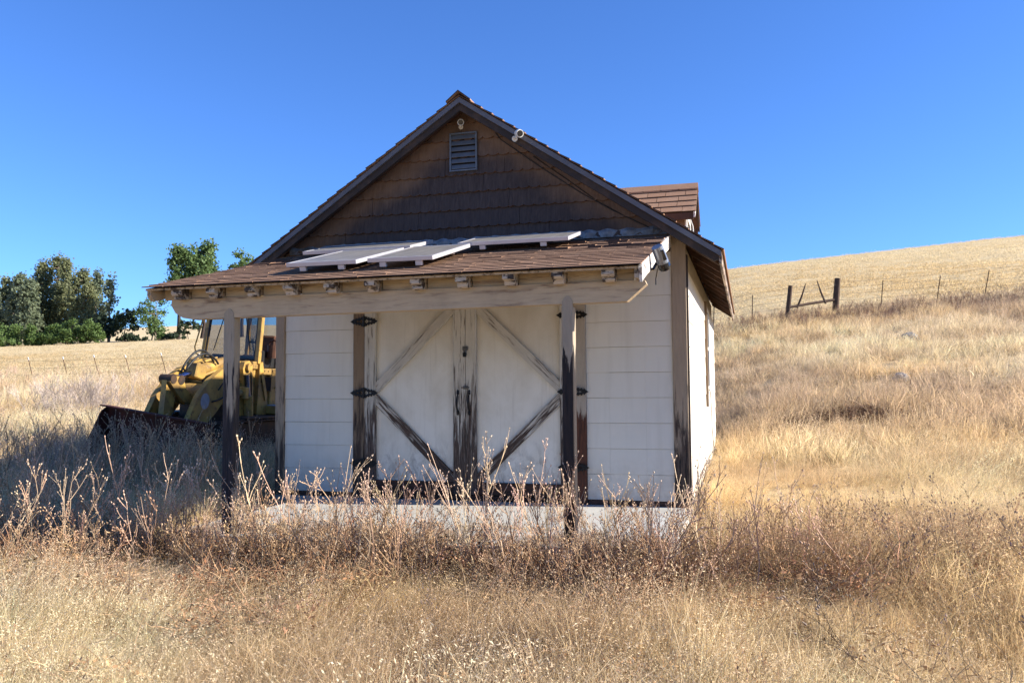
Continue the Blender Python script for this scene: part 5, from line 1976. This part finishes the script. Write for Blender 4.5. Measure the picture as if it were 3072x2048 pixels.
# worn short strip along the right wall and trodden bare patches
short = (x > .0) & (x < 1.9) & (y > -.6) & (y < 8)
k &= ~(short & (np.random.default_rng(1).random(len(x)) < .3))
x, y = x[k], y[k]
near_slab = np.clip((np.abs(y + 2.9) - .45) / .9, 0, 1)
near_slab = np.where((x > -5.2) & (x < 1.6) & (y < -2.4), .55 + .45 * near_slab, 1.0)
near_slab = np.where((x > 0) & (x < 2.2) & (y > -.8), .72, near_slab)
grass_field('dry_grass', 'dense golden dry grass in the foreground around the shed', x, y, near_p, .72, 1.08, 31, low=near_slab)
mid_p = [grass_proto(11, 60, .20, .18, .42, .0075, .4, .7), grass_proto(12, 60, .22, .16, .36, .008, .5, .9, .5), grass_proto(13, 50, .20, .22, .5, .006, .35, .7, .3, .35, .018), grass_proto(14, 50, .22, .16, .34, .008, .6, .9, -.3)]
x, y = sample(24000, 11.0, 37.0, .80, 102)
u, Z = uZ(x, y)
k = np.random.default_rng(2).random(len(x)) < np.clip(1.25 - Z / 60, .4, 1)
k &= fbm(x, y, .6, 8) > .27
for u_, Z_, r0_ in ((.352, 14.9, .55), (.425, 15.0, .72)):
    c_ = fp(u_, Z_)
    k &= np.hypot(x - c_.x, y - c_.y + .25) > r0_
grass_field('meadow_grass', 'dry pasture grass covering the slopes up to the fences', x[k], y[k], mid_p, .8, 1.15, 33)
far_p = [grass_proto(21, 60, .6, .05, .12, .02, .5, .8), grass_proto(22, 60, .65, .05, .12, .02, .6, .9, .4)]
def tint_far(x, y, s):
    a = fbm(x, y, .06, 5)
    t = np.array((.72, .575, .345))[None] + (GOLD - PALE)[None] * np.clip((a - .46) * 3, 0, .6)[:, None]
    return np.clip(t * (1 + np.random.default_rng(s).normal(0, .035, len(x)))[:, None], .05, .9)
x, y = sample(26000, 36.5, 125.0, .78, 103, 2)
u, Z = uZ(x, y)
grass_field('field_grass', 'short pale stubble on the field and hillside beyond the fences', x, y, far_p, .7, 1.1, 35, .15, tint_far)

# weeds -----------------------------------------------------------
def weed_tint(n, seed, base, var=.16):
    r_ = np.random.default_rng(seed)
    return np.clip(np.array(base)[None] * (1 + r_.normal(0, var, n))[:, None] * (1 + r_.normal(0, .04, (n, 3))), .02, .9)
def place(name, label, protos, x, y, smin, smax, seed, base, lean=.14, sink=.02, zs=1.0, kind='stuff', var=.16):
    n = len(x)
    r_ = np.random.default_rng(seed)
    s = r_.uniform(smin, smax, n)
    sc = np.stack([s, s, s * zs * r_.uniform(.85, 1.15, n)], 1)
    rot = np.stack([r_.normal(0, lean, n), r_.normal(0, lean, n), r_.uniform(0, 6.28, n)], 1)
    return scatter(name, label, protos, np.stack([x, y, ground(x, y) - sink], 1), rot, sc, r_.integers(0, len(protos), n), weed_tint(n, seed + 1, base, var), kind)

stalks = [stalk_proto(s, H, b, sp, .0062) for s, H, b, sp in ((1, 1.0, 4, .42), (2, .95, 5, .5), (3, 1.05, 3, .35), (4, .85, 6, .6), (5, 1.0, 4, .45), (6, .8, 5, .7))]
tangles = [tangle_proto(s) for s in (1, 2, 3, 4)]
r_ = np.random.default_rng(77)
def strip(n, x0, x1, y0, y1, seed):
    q = np.random.default_rng(seed)
    return q.uniform(x0, x1, n), q.uniform(y0, y1, n)
x, y = strip(360, -4.9, .9, -3.7, -2.54, 1)
q = np.random.default_rng(2)
t_ = q.random(190) ** 1.2
x2, y2 = -.1 + 2.7 * t_ + q.normal(0, .3, 190), -2.8 + 1.0 * t_ + q.normal(0, .35, 190)
k2 = y2 > -3.7
x3, y3 = strip(240, -8.2, -4.3, -4.3, -2.3, 3)
x, y = np.concatenate([x, x2[k2], x3]), np.concatenate([y, y2[k2], y3])
wv = fbm(x, y, 1.1, 12) + .25 * np.exp(-((y + 2.85) / .35) ** 2)
k = (wv > .50) & ~blocked(x, y)
place('weed_thicket', 'matted brown thicket of dead weeds along the front of the slab', tangles, x[k], y[k], .45, 1.05, 41, (.32, .185, .10), .16, var=.28)
x, y = strip(330, -8.5, -3.9, -4.4, -2.2, 13)
q = np.random.default_rng(14)
t_ = q.random(260) ** 1.3
x2, y2 = -.3 + 2.6 * t_ + q.normal(0, .3, 260), -2.75 + .9 * t_ + q.normal(0, .35, 260)
k2 = y2 > -3.6
brush = [stalk_proto(s, .62, 8, .8, .0036, .8, 1.0) for s in (51, 52, 53)]
x3, y3 = strip(300, -4.3, -.1, -3.4, -2.6, 15)
x, y = np.concatenate([x, x2[k2], x3]), np.concatenate([y, y2[k2], y3])
k = ~blocked(x, y)
place('weed_brush', 'pale tangled dead brush along the slab front, left of it and by the right corner', brush, x[k], y[k], .38, .95, 61, (.44, .285, .165), .35, var=.2)
x, y = sample(420, 3.4, 8.0, .8, 71)
k = (fbm(x, y, .9, 21) > .56) & (y < -2.7)
place('matted_clumps', 'flattened dull brown clumps scattered through the foreground grass', tangles, x[k], y[k], .5, 1.0, 72, (.40, .265, .155), .2, var=.2)
xs_, ys_ = [], []
for cx, cy, sx, sy, n in ((-3.9, -2.85, .5, .25, 34), (-3.0, -2.85, .4, .25, 34), (-2.3, -2.9, .35, .25, 30), (-1.6, -2.85, .4, .25, 26), (-.95, -2.85, .3, .2, 26), (-.25, -2.75, .35, .22, 44), (.1, -2.7, .25, .25, 22), (.6, -2.5, .4, .35, 8),
                          (-4.9, -2.9, .5, .4, 30), (-5.6, -2.9, .4, .4, 26), (-6.2, -2.9, .5, .5, 30), (-7.0, -2.5, .6, .5, 26), (-5.2, -3.5, .7, .3, 16)):
    q = np.random.default_rng(int(abs(cx * 100) + n))
    xs_.append(q.normal(cx, sx, n)); ys_.append(q.normal(cy, sy, n))
x, y = np.concatenate(xs_), np.concatenate(ys_)
k = ~blocked(x, y)
place('weed_stalks', 'tall dead brown weed stalks with pale pods standing before the porch', stalks, x[k], y[k], .45, 1.0, 43, (.54, .385, .265), .16)
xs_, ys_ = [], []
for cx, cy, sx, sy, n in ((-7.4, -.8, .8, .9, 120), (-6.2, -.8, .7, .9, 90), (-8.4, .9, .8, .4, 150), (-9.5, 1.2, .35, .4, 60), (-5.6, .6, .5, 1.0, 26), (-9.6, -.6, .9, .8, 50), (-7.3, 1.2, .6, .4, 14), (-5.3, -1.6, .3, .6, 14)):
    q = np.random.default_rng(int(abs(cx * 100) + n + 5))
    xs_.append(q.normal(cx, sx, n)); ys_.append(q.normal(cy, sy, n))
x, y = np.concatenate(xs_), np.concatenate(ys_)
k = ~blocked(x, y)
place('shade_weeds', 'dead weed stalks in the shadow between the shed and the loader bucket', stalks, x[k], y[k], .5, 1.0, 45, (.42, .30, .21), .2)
thin = [stalk_proto(s, H, 5, .55, .0024, .6, .7, True) for s, H in ((21, .8), (22, .7), (23, .75))]
x, y = strip(90, .9, 4.2, -5.2, -1.8, 6)
x2, y2 = strip(26, -4.2, 0, -5.2, -3.7, 7)
place('thin_weeds', 'thin dark branching weeds in the right foreground grass', thin, np.concatenate([x, x2]), np.concatenate([y, y2]), .5, .95, 47, (.22, .15, .11), .35)
r_ = np.random.default_rng(63)
n = 260
x = r_.uniform(-4.2, 0, n)
y = -2.5 + np.abs(r_.normal(0, .45, n))
k = y < -.3
x, y = x[k], y[k]
n = len(x)
sc = r_.uniform(.5, 1.1, n)
scatter('blown_straw', 'straw and twigs blown over the front of the concrete slab', tangles + [near_p[7]], np.stack([x, y, np.full(n, -.053)], 1), np.stack([np.zeros(n), np.zeros(n), r_.uniform(0, 6.28, n)], 1),
        np.stack([sc * .5, sc * .5, sc * .08], 1), r_.integers(0, 5, n), weed_tint(n, 64, (.42, .30, .19), .25))
# brown weeds along the right fence line
q = np.random.default_rng(9)
u = q.uniform(.2, .92, 1500)
Z = q.normal(32.8, 1.0, 1500) + .8 * (u > .5)
x, y = xy_at(u, Z)
fw_ = [stalk_proto(s, .9, 7, .6, .008, 2.2) for s in (31, 32, 33)] + [grass_proto(41, 60, .3, .35, .8, .014, .35, .5)]
fw_[-1].materials[0] = M['weed']
place('fence_weeds', 'band of tall brown weeds along the right fence line', fw_, x, y, .36, .74, 51, (.30, .195, .125), .15)
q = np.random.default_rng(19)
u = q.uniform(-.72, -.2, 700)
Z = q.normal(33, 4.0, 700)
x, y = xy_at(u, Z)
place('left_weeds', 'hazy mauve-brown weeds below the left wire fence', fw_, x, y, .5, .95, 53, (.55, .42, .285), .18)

def mat_solid():
    m, n, b = new_mat('dead_bush_twigs', 0.8, spec=0.15)
    av = N(n, 'ShaderNodeAttribute', attribute_type='GEOMETRY', attribute_name='shade')
    n.links.new(av.outputs['Color'], b.inputs['Base Color'])
    return m
M['bush'] = mat_solid()
def bush(u, Z, label, protos, n, R_, s, base, seed, zs=1.0):
    c = fp(u, Z)
    q = np.random.default_rng(seed)
    VV, FF, SS, k = [], [], [], 0
    for i in range(n):
        pr = protos[q.integers(len(protos))]
        nv = len(pr.vertices)
        co = np.empty(nv * 3, np.float32)
        pr.vertices.foreach_get('co', co)
        sh = np.empty(nv * 4, np.float32)
        pr.attributes['shade'].data.foreach_get('color', sh)
        dx, dy = q.normal(0, R_, 2)
        m4 = np.array(Euler((q.normal(0, .3), q.normal(0, .3), q.uniform(0, 6.28))).to_matrix()) * s * q.uniform(.8, 1.2)
        m4[2] *= zs
        VV.append(co.reshape(-1, 3) @ m4.T + np.array([dx, dy, gz(c.x + dx, c.y + dy) - c.z - .03]))
        SS.append(sh.reshape(-1, 4)[:, :3] * np.array(base) * (1 + q.normal(0, .15)))
        FF += [tuple(v + k for v in p.vertices) for p in pr.polygons]
        k += nv
    me = mesh_np('dry_bush', np.concatenate(VV), FF, np.clip(np.concatenate(SS), .01, .9), M['bush'])
    o = bpy.data.objects.new('dry_bush', me)
    link(o)
    o.location = c
    return tag(o, label, 'bush')
tw = [stalk_proto(s, 1.0, 12, .75, .006, .4, 1.0, True) for s in (61, 62, 63)]
for u, Z, lab, pr, n, R_, s, base, zs in ((-.532, 23.5, 'wide grey-lilac dry bush below the left wire fence', tw, 90, .75, 1.05, (.42, .355, .32), 1.0),
                               (-.500, 21.5, 'thin grey dry bush in front of the wide lilac one', tw, 30, .4, .9, (.40, .33, .29), 1.0),
                               (.352, 14.9, 'dark brown flattened clump coloured as a shadowed hollow, left of two on the right slope', tangles, 22, .30, 1.2, (.11, .065, .04), .55),  # twig heaps tinted dark to paint in the shadowy hollows of the slope
                               (.425, 15.0, 'wider dark brown flattened clump coloured as a shadowed hollow, right of two on the right slope', tangles, 34, .42, 1.2, (.19, .115, .07), .6)):
    bush(u, Z, lab, pr, n, R_, s, base, int(abs(u) * 1000), zs)
